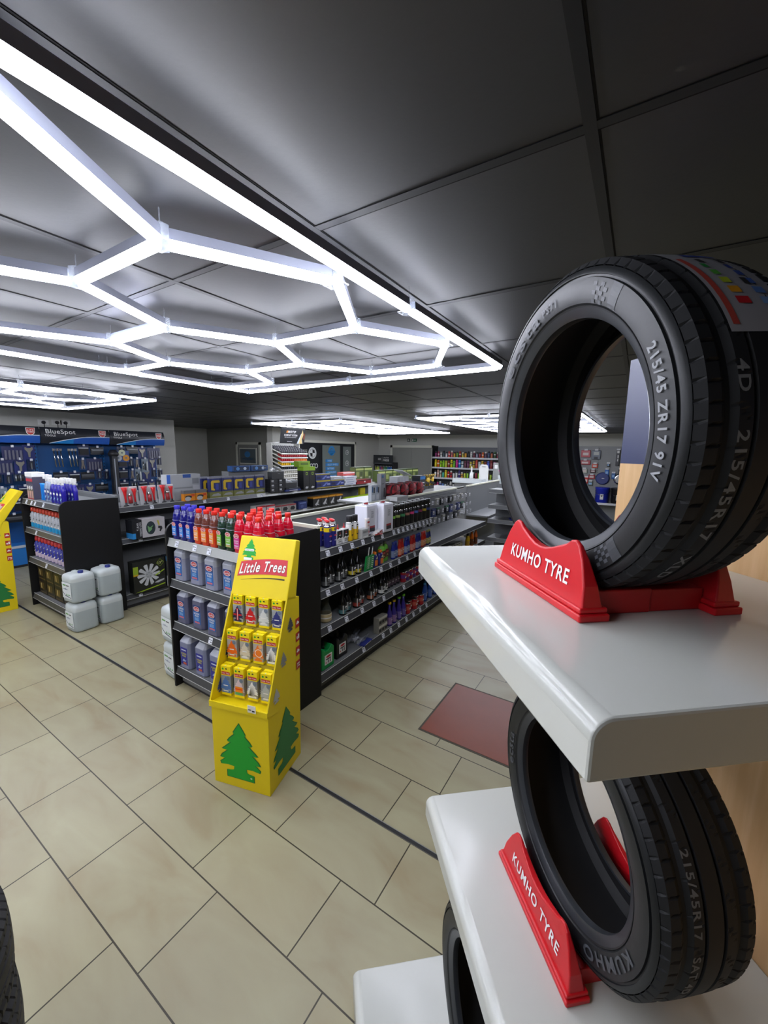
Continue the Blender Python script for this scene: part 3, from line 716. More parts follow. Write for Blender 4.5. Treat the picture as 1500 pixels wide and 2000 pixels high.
def jug(fill, kind):
    def f():
        r = root('screenwash_jug'); m = MB()
        up = M('#a3a7b4', 0.3, noise=.05); bo = M(fill, 0.3, noise=.06)
        w, d = .068, .09
        def ring(z, k, kd): return [(-w * k, -d * kd, z), (w * k, -d * kd, z), (w * k, d * kd, z), (-w * k, d * kd, z)]
        def sq(z, sx, sy, c=.018):
            X, Y = w * sx, d * sy; return [(-X + c, -Y, z), (X - c, -Y, z), (X, -Y + c, z), (X, Y - c, z), (X - c, Y, z), (-X + c, Y, z), (-X, Y - c, z), (-X, -Y + c, z)]
        L = [sq(0, .94, .95), sq(.008, 1, 1), sq(.19, 1, 1), sq(.235, 1, 1), sq(.272, .74, .62, .012), sq(.283, .5, .36, .01)]
        mats = [bo, bo, bo if kind else up, up, up]
        vs = [v for q in L for v in q]; fs = []; ms = []
        for j in range(5):
            for i in range(8): k = (i + 1) % 8; fs.append((j * 8 + i, j * 8 + k, (j + 1) * 8 + k, (j + 1) * 8 + i)); ms.append(mats[j])
        fs.append(tuple(reversed(range(8)))); ms.append(bo); fs.append(tuple(40 + i for i in range(8))); ms.append(up)
        m.add(vs, fs, ms)
        m.build('jug_body', r, bev=.005)
        g = MB(); gd = M('#74788c', 0.35)
        for yy in (-.032, .03):
            for s in (-1, 1): g = MB(); g.box(s * (w + .0003) - .001, s * (w + .0003) + .001, yy - .004, yy + .004, .02, .215, gd); g.build('side_groove', r)
        MB().lathe([(.017, .281), (.019, .285), (.019, .302), (.016, .305)], M('#c9cbd2', 0.4), 14, T(0, 0, 0)).build('cap', r)
        l = MB(); y = -d - .0015
        if kind < 2:
            l.box(-.043, .043, y, y + .002, .045, .20, M('#1d62ad', 0.45)); l.box(-.043, .043, y - .0003, y, .15, .20, M('#20306e', 0.45))
            label_oval(l, 0, .172, .037, .021, y - .001); l.text('SCREEN', 0, .133, .014, y - .001, WHITE, bold=.03, fit=.066); l.text('WASH', 0, .113, .014, y - .001, WHITE, bold=.03, fit=.05)
            for q in range(3): l.rect(-.025, .025, .075 + .009 * q, .079 + .009 * q, y - .001, M('#8fc3e8', 0.5))
            l.rect(-.03, .034, .052, .066, y - .001, M('#c96a72', 0.5))
        else:
            l.box(-.043, .043, y, y + .002, .04, .19, M('#24278c', 0.45)); l.rect(-.03, .03, .165, .175, y - .001, M('#cfd6ea', 0.5))
            l.text('SCREEN', 0, .138, .014, y - .001, M('#d8cf3a', 0.5), bold=.03, fit=.066); l.text('WASH', 0, .118, .014, y - .001, M('#d8cf3a', 0.5), bold=.03, fit=.05)
            l.flat([(-.025, .07), (0, .095), (.01, .08), (.03, .085), (.02, .07)], y - .001, M('#9fb4d6', 0.5)); l.rect(-.012, .03, .045, .063, y - .001, M('#c0562e', 0.5))
        l.build('front_label', r)
        return r
    return f
# --- top shelf of the middle end unit : bottles
cols = [-3.10 + .0962 * k for k in range(11)]
rows = [1.795, 1.885, 1.975, 2.065]
kinds = {'b': ('#1a1a72', '#3a36b8', '#2f7fd6', False, 'dark blue', 'blue'), 'o': ('#cf3a16', '#d8281e', '#e9923c', '#6a3a30', 'orange', 'red'), 'g': ('#12321f', '#d8281e', '#6fae32', '#243a2e', 'dark green', 'red'), 'r': ('#c4122e', '#d8281e', '#c9368a', False, 'bright red', 'red')}
for c in range(11):
    for q in range(4):
        k = 'b' if c < 3 else 'o' if c < 6 else 'g' if c < 8 else 'r'
        if k in 'og' and q > 1: continue
        if k == 'b' and (q > 1): continue
        liq, cap, lab, air, nm, cn = kinds[k]
        cc = c - {'b': 0, 'o': 3, 'g': 6, 'r': 8}[k]
        inst('wb' + k, wash_bottle(liq, cap, lab, air), '%s screenwash bottle, %s cap, %s row from front, %s from left' % (nm, cn, ORD[q], ORD[cc]),
             'bottle', (cols[c] + random.uniform(-.004, .004), rows[q], 1.300), random.uniform(-.08, .08), 'screenwash bottles on top of the end unit')
for q, (y, x) in enumerate(((2.03, -2.47), (2.12, -2.50), (2.15, -2.40), (1.97, -2.40))):
    inst('wbr', None, 'red screenwash bottle behind the green ones, %s of these from the left' % ORD[q], 'bottle', (x, y, 1.300), 0, 'screenwash bottles on top of the end unit')
# --- jugs
n_ = ('top', 'middle', 'bottom')
for row, (z, kind, cnt) in enumerate(((.955, 0, 5), (.585, 1, 5), (.180, 2, 5))):
    for c in range(cnt):
        inst('jug%d' % kind, jug(('#8c90a6', '#5a5c78', '#7c82a0')[kind], kind), 'blue-grey screenwash jug, %s from the left on the %s jug shelf' % (ORD[c], n_[row]), 'jug', (-3.085 + .205 * c, 1.855 + .008 * (c % 2), z), .04, 'screenwash jugs in the end unit')
# ================================================================ WHITE JERRYCANS
def jerry():
    r = root('jerrycan'); m = MB(); w = M('#c3cac8', 0.3, noise=.04, nscale=8); lq = M('#aab4b6', 0.3, noise=.04, nscale=8)
    m.lathe([(.100, 0), (.118, .012), (.121, .03), (.121, .235, lq), (.121, .27, w), (.112, .300, w), (.085, .315, w), (.05, .318, w)], lq, 28, None, sx=1.0, sy=1.0, power=6)
    m.build('can_body', r)
    MB().box(-.09, -.0, -.022, .022, .296, .326, w).build('handle', r, bev=.008)
    MB().lathe([(.024, .312), (.026, .32), (.026, .338), (.022, .342)], M('#23307e', 0.4), 14, T(.055, 0, 0)).build('cap', r)
    l = MB(); y = -.1225
    l.box(-.085, .085, y, y + .002, .05, .225, M('#dfe4e4', 0.5)); l.rect(-.07, -.01, .19, .205, y - .0006, M('#6aa05a', 0.5)); l.rect(.0, .05, .19, .2, y - .0006, INK)
    l.text('AdBlue', -.02, .155, .016, y - .0006, M('#27407a', 0.5), fit=.08)
    for k in range(3): l.flat([(-.02 + .03 * k, .085), (-.006 + .03 * k, .105), (.004 + .03 * k, .085)], y - .0006, M('#4d9a3c', 0.5))
    l.add([(-.08, y - .0006, .11), (-.03, y - .0006, .075), (.08, y - .0006, .058), (.08, y - .0006, .066), (-.03, y - .0006, .085), (-.08, y - .0006, .12)], [(0, 1, 2, 3, 4, 5)], M('#1d2a44', 0.5))
    l.build('front_label', r); return r
for k, (x, y, z, a, lb) in enumerate(((-5.135, 1.80, 0, .04, 'bottom front'), (-5.135, 1.80, .335, .10, 'top front'), (-5.135, 2.07, 0, 0, 'bottom rear'), (-5.135, 2.07, .335, .05, 'top rear'))):
    inst('jerry', jerry, 'white jerrycan with blue cap, %s of four beside the left unit' % lb, 'jerrycan', (x, y, z), a, 'jerrycans on the floor')
for k in range(2):
    inst('jerry', jerry, 'white jerrycan, %s of the pair beside the screenwash unit' % ('lower', 'upper')[k], 'jerrycan', (-3.345, 1.90, .335 * k), -.05, 'jerrycans on the floor')
# ================================================================ YELLOW AIR FRESHENER STAND
TREE = [(0, 1), (.08, .88), (.13, .80), (.09, .79), (.20, .69), (.25, .62), (.17, .62), (.28, .52), (.36, .45), (.24, .45), (.36, .35), (.40, .28), (.30, .28), (.40, .20), (.38, .15), (.24, .17), (.12, .16), (.13, .10), (.18, .08), (.27, .07), (.27, -.06), (-.27, -.06), (-.27, .07), (-.18, .08), (-.13, .10), (-.12, .16), (-.24, .17), (-.38, .15), (-.40, .20), (-.30, .28), (-.40, .28), (-.36, .35), (-.24, .45), (-.36, .45), (-.28, .52), (-.17, .62), (-.25, .62), (-.20, .69), (-.09, .79), (-.13, .80), (-.08, .88)]
def tree(m, x, z, h, y, mat, F=None, outline=None):
    if outline: m.add([(x + a * h * 1.06, y, z + b * h * 1.04 - .01 * h) for a, b in TREE], [tuple(range(len(TREE)))], outline, F); y -= .0008
    m.add([(x + a * h, y, z + b * h) for a, b in TREE], [tuple(range(len(TREE)))], mat, F)
TW, TD = .39, .367
yel = M('#e6cc04', 0.5, noise=.02)
dgrn = M('#0a6e2e', 0.5)
lt_sl = math.atan2(.25, .61)
def air_pack(body, treec, k):
    def f():
        r = root('air_freshener_pack'); m = MB(); w, h, t = .034, .175, .022
        m.box(-w, w, -t, 0, 0, h, M(body, 0.35)); m.box(-w - .0003, w + .0003, -t - .0003, .0003, h - .048, h + .012, YEL); m.box(-w - .0003, w + .0003, -t - .0003, .0003, 0, .014, YEL)
        y = -t - .001
        m.rect(-w * .86, w * .9, h - .042, h - .022, y, RED); m.text('Little Trees', 0, h - .032, .009, y - .0005, WHITE, shear=.2, bold=.02, fit=w * 1.6)
        m.oval(-w * .55, h - .006, .007, .007, y, GRN, n=8); m.flat([(-.004, h - .004), (.006, h + .002), (.014, h - .006), (.004, h - .009)], y, INK)
        m.build('pack_body', r)
        q = MB()
        if k == 1:
            tree(q, 0, .024, .098, y - .001, M('#23284f', 0.45)); q.rect(-.006, .006, .026, .105, y - .003, RED); q.rect(-.030, .030, .058, .068, y - .003, RED); q.rect(-.0015, .0015, .03, .10, y - .0034, WHITE)
        elif k == 2:
            tree(q, 0, .024, .098, y - .001, M(treec, 0.4)); q.rect(-.026, .026, .030, .072, y - .0025, M('#ef8a1c', 0.5)); q.rect(-.026, .026, .052, .060, y - .003, M('#e63a1e', 0.5)); q.rect(-.026, .026, .020, .036, y - .003, M('#57a66a', 0.5))
        elif k == 3:
            tree(q, 0, .024, .098, y - .001, M(treec, 0.4)); q.ring(.006, .07, .022, .026, y - .003, M('#f6e8d8', 0.5))
        elif k == 4:
            tree(q, 0, .024, .098, y - .001, M('#efefef', 0.4))
            for a in range(6): q.flat([(-.022 + .008 * a, .03), (-.016 + .007 * a, .03), (-.008 + .005 * a, .10)], y - .003, INK)
        else:
            tree(q, 0, .024, .098, y - .001, M(treec, 0.4)); q.rect(-.018, .018, .026, .034, y - .003, WHITE); q.rect(-.016, .016, .062, .068, y - .003, WHITE)
        q.oval(.018, h - .062, .013, .012, y - .003, M('#6f7d8c' if k != 3 else '#e9b27c', 0.5), n=12)
        q.build('tree_freshener', r); return r
    return f
FLAV = [('#a9aeb0', '#23284f', 1, 'union-flag'), ('#b9b4b2', '#cf1a22', 0, 'red'), ('#a7adae', '#d6dad6', 0, 'silver-white'), ('#a0a5aa', '#2e3678', 0, 'dark blue'),
        ('#b3aaa4', '#ee6a12', 0, 'orange'), ('#b0a896', '#d9cdb4', 0, 'cream'), ('#b0a8a4', '#ee7c1c', 3, 'orange-slice'), ('#98989a', '#4a3a34', 4, 'black-and-white coffee'),
        ('#8f97a2', '#4a76ba', 0, 'light blue'), ('#a8a2a4', '#d7c3cc', 2, 'rainbow'), ('#8f9092', '#efefef', 4, 'zebra-striped'), ('#909294', '#aeb4b4', 0, 'grey silver')]
def fresh_stand(label, loc, rot, hy=0.0):
    r = thing('air_freshener_stand', label, 'display stand', loc, rot)
    w = TW / 2
    def side_prism(poly, x0, x1, mat, m):
        n = len(poly); m.add([(x0, y, z) for y, z in poly] + [(x1, y, z) for y, z in poly], [tuple(range(n)), tuple(reversed(range(n, 2 * n)))] + [(i, i + n, (i + 1) % n + n, (i + 1) % n) for i in range(n)], mat)
    m = MB(); side_prism([(0, 0), (0, .512), (.10, .49), (.33, 1.118), (.378, 1.105), (.367, 0)], -w, w, yel, m)
    m.build('base_box', r, bev=.002)
    # tray
    tp = [(-.012, .54), (.232, 1.145), (.33, 1.125), (.105, .482), (.0, .512)]
    for s in (-1, 1):
        a, b = sorted((s * (w + .004), s * (w - .006)))
        m = MB(); side_prism(tp, a, b, yel, m); m.build('tray_side', r, bev=.001)
    m = MB(); side_prism([(.085, .51), (.31, 1.13), (.316, 1.128), (.10, .50)], -w, w, M('#cdb40a', 0.55), m); m.build('tray_back', r)
    m = MB(); side_prism([(-.012, .54), (-.012, .520), (.105, .49), (.11, .515)], -w, w, yel, m); m.box(-w - .004, w + .004, -.014, -.008, .512, .548, yel); m.build('tray_front', r)
    # header
    m = MB(); side_prism([(.222, 1.125), (.352 + hy, 1.478), (.400 + hy, 1.463), (.335, 1.105)], -w - .004, w + .004, yel, m); o = m.build('header', r, bev=.006)
    sl = math.atan2(.13 + hy, .353); Fh = T(0, .222, 1.125) @ RX(-sl) ; y = -.0015; hh = math.hypot(.13, .353)
    g = MB()
    # curved red banner
    n = 14; vs = []; x0, x1 = -.175, .172
    def arc(x, b): return b + .030 * math.sin(PI * (x - x0) / (x1 - x0) * .62)
    for i in range(n + 1): x = x0 + (x1 - x0) * i / n; vs += [(x + .0, y, arc(x, .118) - .0), (x + .012 - .02 * i / n, y, arc(x, .118) + (.092) + .006 * i / n)]
    g.add(vs, [(2 * i, 2 * i + 2, 2 * i + 3, 2 * i + 1) for i in range(n)], M('#d1353f', 0.5), Fh)
    vs = []
    for i in range(n + 1): x = x0 + .03 + (x1 - x0 - .04) * i / n; vs += [(x, y, arc(x, .092)), (x, y, arc(x, .092) + .001 + .008 * i / n)]
    g.add(vs, [(2 * i, 2 * i + 2, 2 * i + 3, 2 * i + 1) for i in range(n)], M('#3b3a10', 0.5), Fh)
    for b, mt, dy in ((.05, M('#7a2a20', 0.5), 0), (.02, M('#f4f0e6', 0.5), .0008)):
        v2, f2, ww = text2d('Little Trees', b, .25); k = .322 / ww
        g.add([(a * k - .002, y - .0012 - dy, arc(a * k, .118) + .048 + .004 * a * k / .15 + c * .062) for a, c in v2], f2, mt, Fh)
    tree(g, -.115, .232, .125, y, GRN, Fh); g.rect(-.150, -.085, .279, .293, y - .002, WHITE, Fh); g.rect(-.148, -.090, .222, .238, y - .002, WHITE, Fh)
    g.text('Little Trees', -.117, .286, .007, y - .003, INK, Fh, fit=.05)
    g.build('header_print', o)
    # trees on the base and the right side
    b = MB(); tree(b, -.005, .085, .34, -.0015, GRN, None, dgrn); b.oval(.07, .088, .007, .007, -.004, M('#b8d8b8', 0.5), n=10); b.build('base_tree_print', r)
    Fs = T(w + .0012, 0, 0) @ RZ(PI / 2)        # local x -> +y, front -> +x
    b = MB(); tree(b, .19, .09, .36, -.0005, M('#1f7a3a', 0.45), Fs, dgrn); b.build('side_tree_print', r)
    rr = M('#b3261e', 0.5)
    for k, z in enumerate((.94, .845, .75, .655)):
        c = MB()
        c.add([(.325, -.001, z - .03), (.372, -.001, z - .03), (.372, -.001, z + .03), (.325, -.001, z + .03)], [(0, 1, 2, 3)], rr, Fs)
        if k in (0, 2): c.flat([(.332, z - .008), (.366, z - .008), (.366, z + .002), (.358, z + .004), (.352, z + .013), (.342, z + .013), (.337, z + .004), (.332, z + .002)], -.002, WHITE, Fs)
        elif k == 1: c.rect(.333, .346, z - .014, z + .006, -.002, WHITE, Fs); c.rect(.351, .366, z - .014, z + .016, -.002, WHITE, Fs)
        else: c.rect(.334, .339, z - .016, z + .016, -.002, WHITE, Fs); c.rect(.334, .366, z + .004, z + .012, -.002, WHITE, Fs); c.rect(.350, .366, z - .014, z - .004, -.002, WHITE, Fs)
        c.build('red_icon', r)
    # small trees stuck on the tray sides
    for k in range(3):
        s = MB(); yy = .255 - .086 * k; zz = .93 - .185 * k
        tree(s, yy, zz, .085, -.0062, M(('#3c3f4a', '#8d8f88', '#b9bbb2')[k], 0.4), T(w - .0005, 0, 0) @ RZ(PI / 2), M('#c9c28a', 0.5)); s.build('tree_sticker', r); s = MB()
        tree(s, -yy, zz, .085, -.0012, M(('#5b6784', '#2f2f2f', '#3b4a94')[k], 0.4), T(-w + .0065, 0, 0) @ RZ(PI / 2) @ Matrix.Scale(-1, 4, (1, 0, 0)), M('#c9c28a', 0.5)); s.build('tree_sticker', r)
    # pegs
    spots = []
    for row in range(3):
        u = .925 - .34 * row - .0
        yb = .085 + .225 * u; zb = .51 + .62 * u
        yb, zb = .10 + (.31 - .10) * (.97 - .325 * row), .515 + (1.13 - .515) * (.97 - .325 * row)
        for c in range(4):
            x = -.143 + .093 * c
            p = MB(); p.tube([(x, yb, zb), (x, yb - .085, zb + .012), (x, yb - .092, zb + .020)], .0028, M('#e6e6d6', 0.4)); p.build('peg', r)
            spots.append((x, yb - .07, zb, row, c))
        p = MB(); p.box(-w + .01, w - .01, yb - .002, yb + .004, zb - .012, zb + .008, M('#d8d6c4', 0.5)); p.build('peg_strip', r)
    t = MB(); t.box(.075, .128, -.021, -.019, .535, .58, M('#e8e6d8', 0.5)); t.rect(.080, .10, .55, .556, -.0215, INK); t.rect(.104, .122, .543, .552, -.0215, INK); t.build('price_ticket', r)
    return spots
ca, sa = math.cos(math.radians(15.46)), math.sin(math.radians(15.46))
LTO = (-2.027 + TW / 2 * ca, 1.307 + TW / 2 * sa, 0)
spots = fresh_stand('yellow cardboard stand of hanging tree air fresheners in the middle of the shop', LTO, math.radians(15.46))
for (x, y, z, row, c) in spots:
    b, tc_, kk, nm = FLAV[row * 4 + c]
    for q in range(2):
        yy = y + .030 * q; zz = z - .172 + .0
        px = LTO[0] + x * ca - yy * sa; py = LTO[1] + x * sa + yy * ca
        o = inst(('air', row, c), air_pack(b, tc_, kk), '%s tree air freshener, %s from left, %s row, %s on its peg' % (nm, ORD[c], ('top', 'middle', 'bottom')[row], ('front', 'rear')[q]), 'air freshener', (px, py, zz), math.radians(15.46), 'air fresheners on the near yellow stand')
fresh_stand('yellow cardboard air freshener stand cut by the left edge, seen from its side', (-6.625, 1.235, 0), math.radians(-4), .15)
# ================================================================ PRODUCTS : cartons, cans, bottles
def carton(w, d, h, c, deco=None, top=None, name='carton', parts=True):
    """box with front at y = -d, back at y = 0; deco(m, y) draws the front print"""
    def f():
        r = root(name); m = MB(); m.box(-w / 2, w / 2, -d, 0, 0, h, M(c, 0.5))
        if top: m.box(-w / 2 - .001, w / 2 + .001, -d - .001, .001, h * top[0], h + .001, M(top[1], 0.5))
        m.build('box_body', r)
        if deco: q = MB(); deco(q, -d - .0015); q.build('front_print', r)
        return r
    return f
def can(c, cap, band=None, r_=.033, h=.20, ch=.05, neck=None, name='spray_can'):
    def f():
        r = root(name); b = M(c, 0.35, spec=.5); m = MB()
        P = [(r_ * .93, 0), (r_, .006)]
        if band: P += [(r_, h * .60), (r_, h * .60 + .0005, M(band, 0.4)), (r_, h * .76, M(band, 0.4)), (r_, h * .76 + .0005)]
        P += [(r_, h), (r_ * .7, h + .012, CHROME)]
        m.lathe(P, b, 14); m.build('can_body', r)
        if cap: MB().lathe([(r_ * .88, h + .004), (r_ * .9, h + ch), (r_ * .84, h + ch + .004)], M(cap, 0.4), 14).build('cap', r)
        return r
    return f
def bottle(c, cap, lab, r_=.03, hb=.12, hn=.25, rn=.008, sy=1.0, name='additive_bottle', lab2=None):
    def f():
        r = root(name); b = M(c, 0.2, spec=.6)
        MB().lathe([(r_ * .94, 0), (r_, .006), (r_, hb * .8), (r_ * .82, hb), (rn * 1.5, hb + .03), (rn, hb + .05), (rn, hn)], b, 14, sy=sy).build('bottle_body', r)
        MB().lathe([(rn * 1.35, hn - .012), (rn * 1.35, hn + .012)], M(cap, 0.4), 10).build('cap', r)
        dk = c == '#0f0f10'; up = M('#232527', 0.5) if dk else M(lab, 0.5)
        m = MB(); m.lathe([(r_ + .0006, .018), (r_ + .0006, hb * (.40 if dk else .38), M(lab2 or lab, 0.5)), (r_ + .0006, hb * .74, up)], up, 14, cap=False, sy=sy)
        y = -r_ * sy - .0018
        if dk: m.rect(-.013, .013, hb * .56, hb * .66, y, WHITE); m.rect(-.013, .008, hb * .46, hb * .50, y, M('#a9abad', .5)); m.rect(-.012, .010, hb * .20, hb * .30, y, INK); m.box(-r_ * .78, -r_ * .62, -r_ * .86, -r_ * .6, .02, hb * .72, M('#c9cbcc', .5))
        else: m.rect(-.012, .012, hb * .5, hb * .56, y, WHITE)
        m.build('wrap_label', r)
        return r
    return f
def tin(c, band, r_=.034, h=.115):
    def f():
        r = root('additive_tin'); m = MB()
        m.lathe([(r_, 0), (r_ * 1.03, .004), (r_, .008), (r_, h * .35, M(c, .35)), (r_, h * .7, M(band, .35)), (r_, h - .008, M(c, .35)), (r_ * 1.03, h - .004, CHROME), (r_ * .97, h, CHROME)], M(c, 0.35), 14); m.build('tin_body', r)
        for z in (.25, .5, .75): pass
        MB().rect(-.015, .015, h * .42, h * .55, -r_ - .001, WHITE).build('front_label', r)
        return r
    return f
R90 = PI / 2
def side(key, b, label, cat, y, z, x=-2.15, group=None, rot=0.0): return inst(key, b, label, cat, (x, y, z), R90 + rot, group)
Z0, Z1, Z2, Z3 = 1.230, .894, .574, .167
# ---- top shelf, right-hand side of the middle gondola
def wd():
    r = root('lubricant_can'); MB().lathe([(.030, 0), (.032, .006), (.032, .13), (.032, .1305, M('#e8c818', .4)), (.032, .165, M('#e8c818', .4)), (.032, .1655), (.032, .175), (.022, .188, CHROME)], M('#26267c', .35), 16).build('can_body', r)
    m = MB(); m.box(-.014, .02, -.016, .016, .188, .205, WHITE); m.build('nozzle', r)
    m = MB(); m.lathe([(.004, -.004), (.026, -.002), (.026, .004), (.004, .006)], M('#d21f26', .35), 14, T(-.008, 0, .222) @ RX(.35)); m.box(-.012, .012, -.01, .01, .2, .218, M('#d21f26', .35)); m.build('smart_cap', r)
    m = MB(); m.box(-.013, .013, -.034, -.031, .135, .158, M('#20205a', .5)); m.text('WD-40', 0, .148, .010, -.0346, M('#f2e04a', .5), fit=.022); m.rect(-.014, .014, .09, .10, -.0335, M('#d84a5a', .5)); m.rect(-.012, .012, .05, .056, -.0335, M('#c9cbe0', .5)); m.build('label', r)
    return r
for k, (y, x) in enumerate(((2.50, -2.13), (2.565, -2.13), (2.50, -2.21), (2.575, -2.22))):
    side('wd', wd, 'blue and yellow lubricant can with red spray cap, %s' % ('front left one', 'front right one', 'rear left one', 'rear right one')[k], 'spray can', y, Z0, x, 'blue lubricant cans')
def lighter():
    r = root('oil_bottle'); m = MB(); m.lathe([(.036, 0), (.038, .006), (.038, .11), (.034, .125), (.010, .130)], M('#ececea', .35), 18, sx=1.15, sy=.6, power=3.2); m.build('bottle_body', r)
    MB().lathe([(.011, .128), (.011, .14), (.004, .148), (.0025, .17)], RED, 10).build('nozzle', r)
    m = MB(); m.box(-.036, .036, -.0245, -.0235, .048, .118, INK); m.flat([(-.006, .09), (0, .108), (.006, .09), (0, .084)], -.0252, M('#d8392c', .5)); m.rect(-.014, .014, .076, .082, -.0252, WHITE); m.flat([(-.034, .048), (-.01, .062), (.01, .05), (.034, .06), (.034, .045), (-.034, .045)], -.0255, WHITE)
    for q in range(3): m.rect(-.02, .02, .018 + .009 * q, .022 + .009 * q, -.0245, M('#77787a', .5))
    m.build('label', r); return r
for k in range(2): side('lighter', lighter, '%s white and black household oil bottle with red nozzle' % ('left', 'right')[k], 'oil bottle', 2.635 + .085 * k, Z0, -2.13, 'white and black oil bottles')
def holt():
    r = root('spray_can'); MB().lathe([(.031, 0), (.033, .006), (.033, .045, M('#e2b81a', .4)), (.033, .1, M('#e2b81a', .4)), (.033, .15, WHITE), (.033, .165, M('#b9bbbd', .4)), (.024, .178, CHROME)], M('#c9a013', .4), 16).build('can_body', r)
    MB().lathe([(.029, .165), (.029, .222), (.027, .226)], INK, 16).build('cap', r)
    m = MB(); m.box(-.012, .012, -.0345, -.033, .05, .145, INK); m.box(-.009, .009, -.035, -.0345, .06, .12, M('#d7a81c', .5)); m.rect(-.01, .01, .124, .132, -.0352, WHITE); m.build('label', r); return r
for k in range(2): side('holt', holt, '%s yellow and white spray can with tall black cap' % ('left', 'right')[k], 'spray can', 2.80 + .075 * k, Z0, -2.13, 'yellow and white spray cans')
t = inst('cbx', carton(.10, .06, .085, '#b9bcbc', lambda m, y: (m.rect(-.04, .04, .05, .07, y, M('#8a8c8c', .5)), m.rect(-.04, .04, .01, .02, y, WHITE))), 'small clear plastic box beside the yellow spray cans', 'box', (-2.13, 2.965, Z0), R90)
def grease():
    r = root('grease_tube'); m = MB(); m.lathe([(.026, 0), (.026, .03, RED), (.028, .05, M('#e6dfdb', .4)), (.029, .15, M('#e6dfdb', .4)), (.031, .17, M('#e6dfdb', .4))], M('#e9e9e6', .4), 16, sy=.55); m.build('tube_body', r)
    m = MB(); m.rect(-.018, .018, .125, .14, -.0175, RED); m.text('GREASE', 0, .10, .012, -.0178, RED, fit=.034)
    for q in range(4): m.rect(-.016, .012, .07 - .009 * q, .074 - .009 * q, -.0175, M('#c98a86', .5))
    m.flat([(-.02, .03), (.02, .03), (.004, .055), (.0, .04)], -.0178, RED); m.build('label', r); return r
side('grease', grease, 'white tube with red print standing before the two white tins', 'tube', 3.06, Z0, -2.12)
for k in range(3):
    inst('sach', carton(.11, .05, .012, '#dcd8d8', lambda m, y: m.rect(-.05, .05, .002, .010, y, RED), name='sachet'), '%s flat red and white sachet before the white tins' % ('bottom', 'middle', 'top')[k], 'sachet', (-2.10, 3.17 + .01 * k, Z0 + .0135 * k), R90 + .25 * k - .2, 'stacked red sachets')
def bigtin():
    r = root('solvent_tin'); m = MB(); m.box(-.092, .092, -.145, 0, 0, .285, M('#dfe0ea', .3)); m.build('tin_body', r, bev=.012, seg=3)
    m = MB(); m.box(-.07, .07, -.125, -.02, .284, .290, M('#c9cad2', .3)); m.lathe([(.022, .288), (.022, .302)], M('#a02026', .4), 14, T(0, -.07, 0)); m.tube([(-.06, -.07, .29), (-.05, -.07, .305), (.05, -.07, .305), (.06, -.07, .29)], .004, M('#d8d8dc', .3)); m.build('lid', r)
    m = MB(); F = T(.0, -.1455, 0)
    m.rect(-.045, .045, .03, .25, -.0008, M('#d2d3da', .4), F); m.rect(-.045, .045, .03, .085, -.0014, M('#9c2a34', .4), F); m.rect(-.045, .045, .03, .065, -.0018, M('#303036', .5), F)
    m.lathe([(.009, .10), (.009, .13), (.003, .145)], INK, 8, F @ T(0, .0, 0) @ Matrix.Scale(.05, 4, (0, 1, 0)))
    for q in range(6): m.rect(-.02, .022, .165 + .011 * q, .170 + .011 * q, -.0014, M('#85868e', .5), F)
    m.build('side_label', r); return r
for k, y in enumerate((3.14, 3.345)): side('bigtin', bigtin, '%s tall white solvent tin' % ('left', 'right, labelled')[k], 'tin', y, Z0, -2.20 - .06 * (1 - k), 'tall white tins')
bc = ['#8bd04a', '#a2b86a', '#3f8a5a', '#a87868', '#d0407a', '#4a6ab8', '#8a3a5a', '#c9b03a', '#3a4a8a']
for c in range(9):
    for q in range(2):
        inst(('bk', c), can('#1b1b1c', '#141415', bc[c], .036, .175, .06), 'black spray can, %s from left in the %s row after the tins' % (ORD[c], ('front', 'rear')[q]), 'spray can', (-2.12 - .085 * q, 3.515 + .103 * c, Z0), R90, 'black spray cans in two rows')
for k in range(2): side('blkp', carton(.11, .08, .21, '#17181a', lambda m, y: (m.rect(.0, .04, .15, .17, y, M('#6f9a8c', .5)), m.flat([(-.02, .06), (0, .03), (.02, .06), (0, .075)], y, WHITE))), '%s black carton at the end of the black spray cans' % ('left', 'right')[k], 'carton', 4.47 + .12 * k, Z1 + .35, -2.30 + .02 * k) if False else None
# ---- second shelf
ad = bottle('#0f0f10', '#1c1c1c', '#5c5d5f', .037, .13, .25)
for k, (y, x) in enumerate(((2.47, -2.13), (2.555, -2.15), (2.645, -2.13), (2.73, -2.15))):
    side('ad0', ad, 'black long-necked additive bottle with grey label, %s on the second shelf' % ORD[k], 'bottle', y, Z1, x, 'black additive bottles')
for k, y in enumerate((2.835, 2.925)): side('ad1', bottle('#0f0f10', '#d8b820', '#c9b62e', .037, .13, .25), '%s black long-necked bottle with yellow cap and label' % ('left', 'right')[k], 'bottle', y, Z1, -2.13, 'yellow-capped additive bottles')
def gtube():
    r = root('sealant_tube'); F = RX(.12) ; m = MB(); m.box(-.035, .035, -.016, 0, 0, .15, M('#1f9a4c', .45), F); m.build('card', r)
    m = MB(); m.lathe([(.006, .15), (.005, .17), (.003, .235)], M('#d8dcd4', .4), 8, F @ T(.0, -.008, 0)); m.build('nozzle', r)
    m = MB()
    for q in range(6): m.flat([(-.028, .02 + .02 * q), (-.005, .03 + .02 * q), (.02, .022 + .02 * q), (.028, .032 + .02 * q), (0, .038 + .02 * q)], -.0175, M('#cfe8d2', .5), F)
    m.build('front_print', r); return r
for k in range(2): side('gtube', gtube, '%s green sealant tube pack with thin white nozzle' % ('left', 'right')[k], 'sealant tube', 3.035 + .06 * k, Z1, -2.11, 'green sealant tubes')
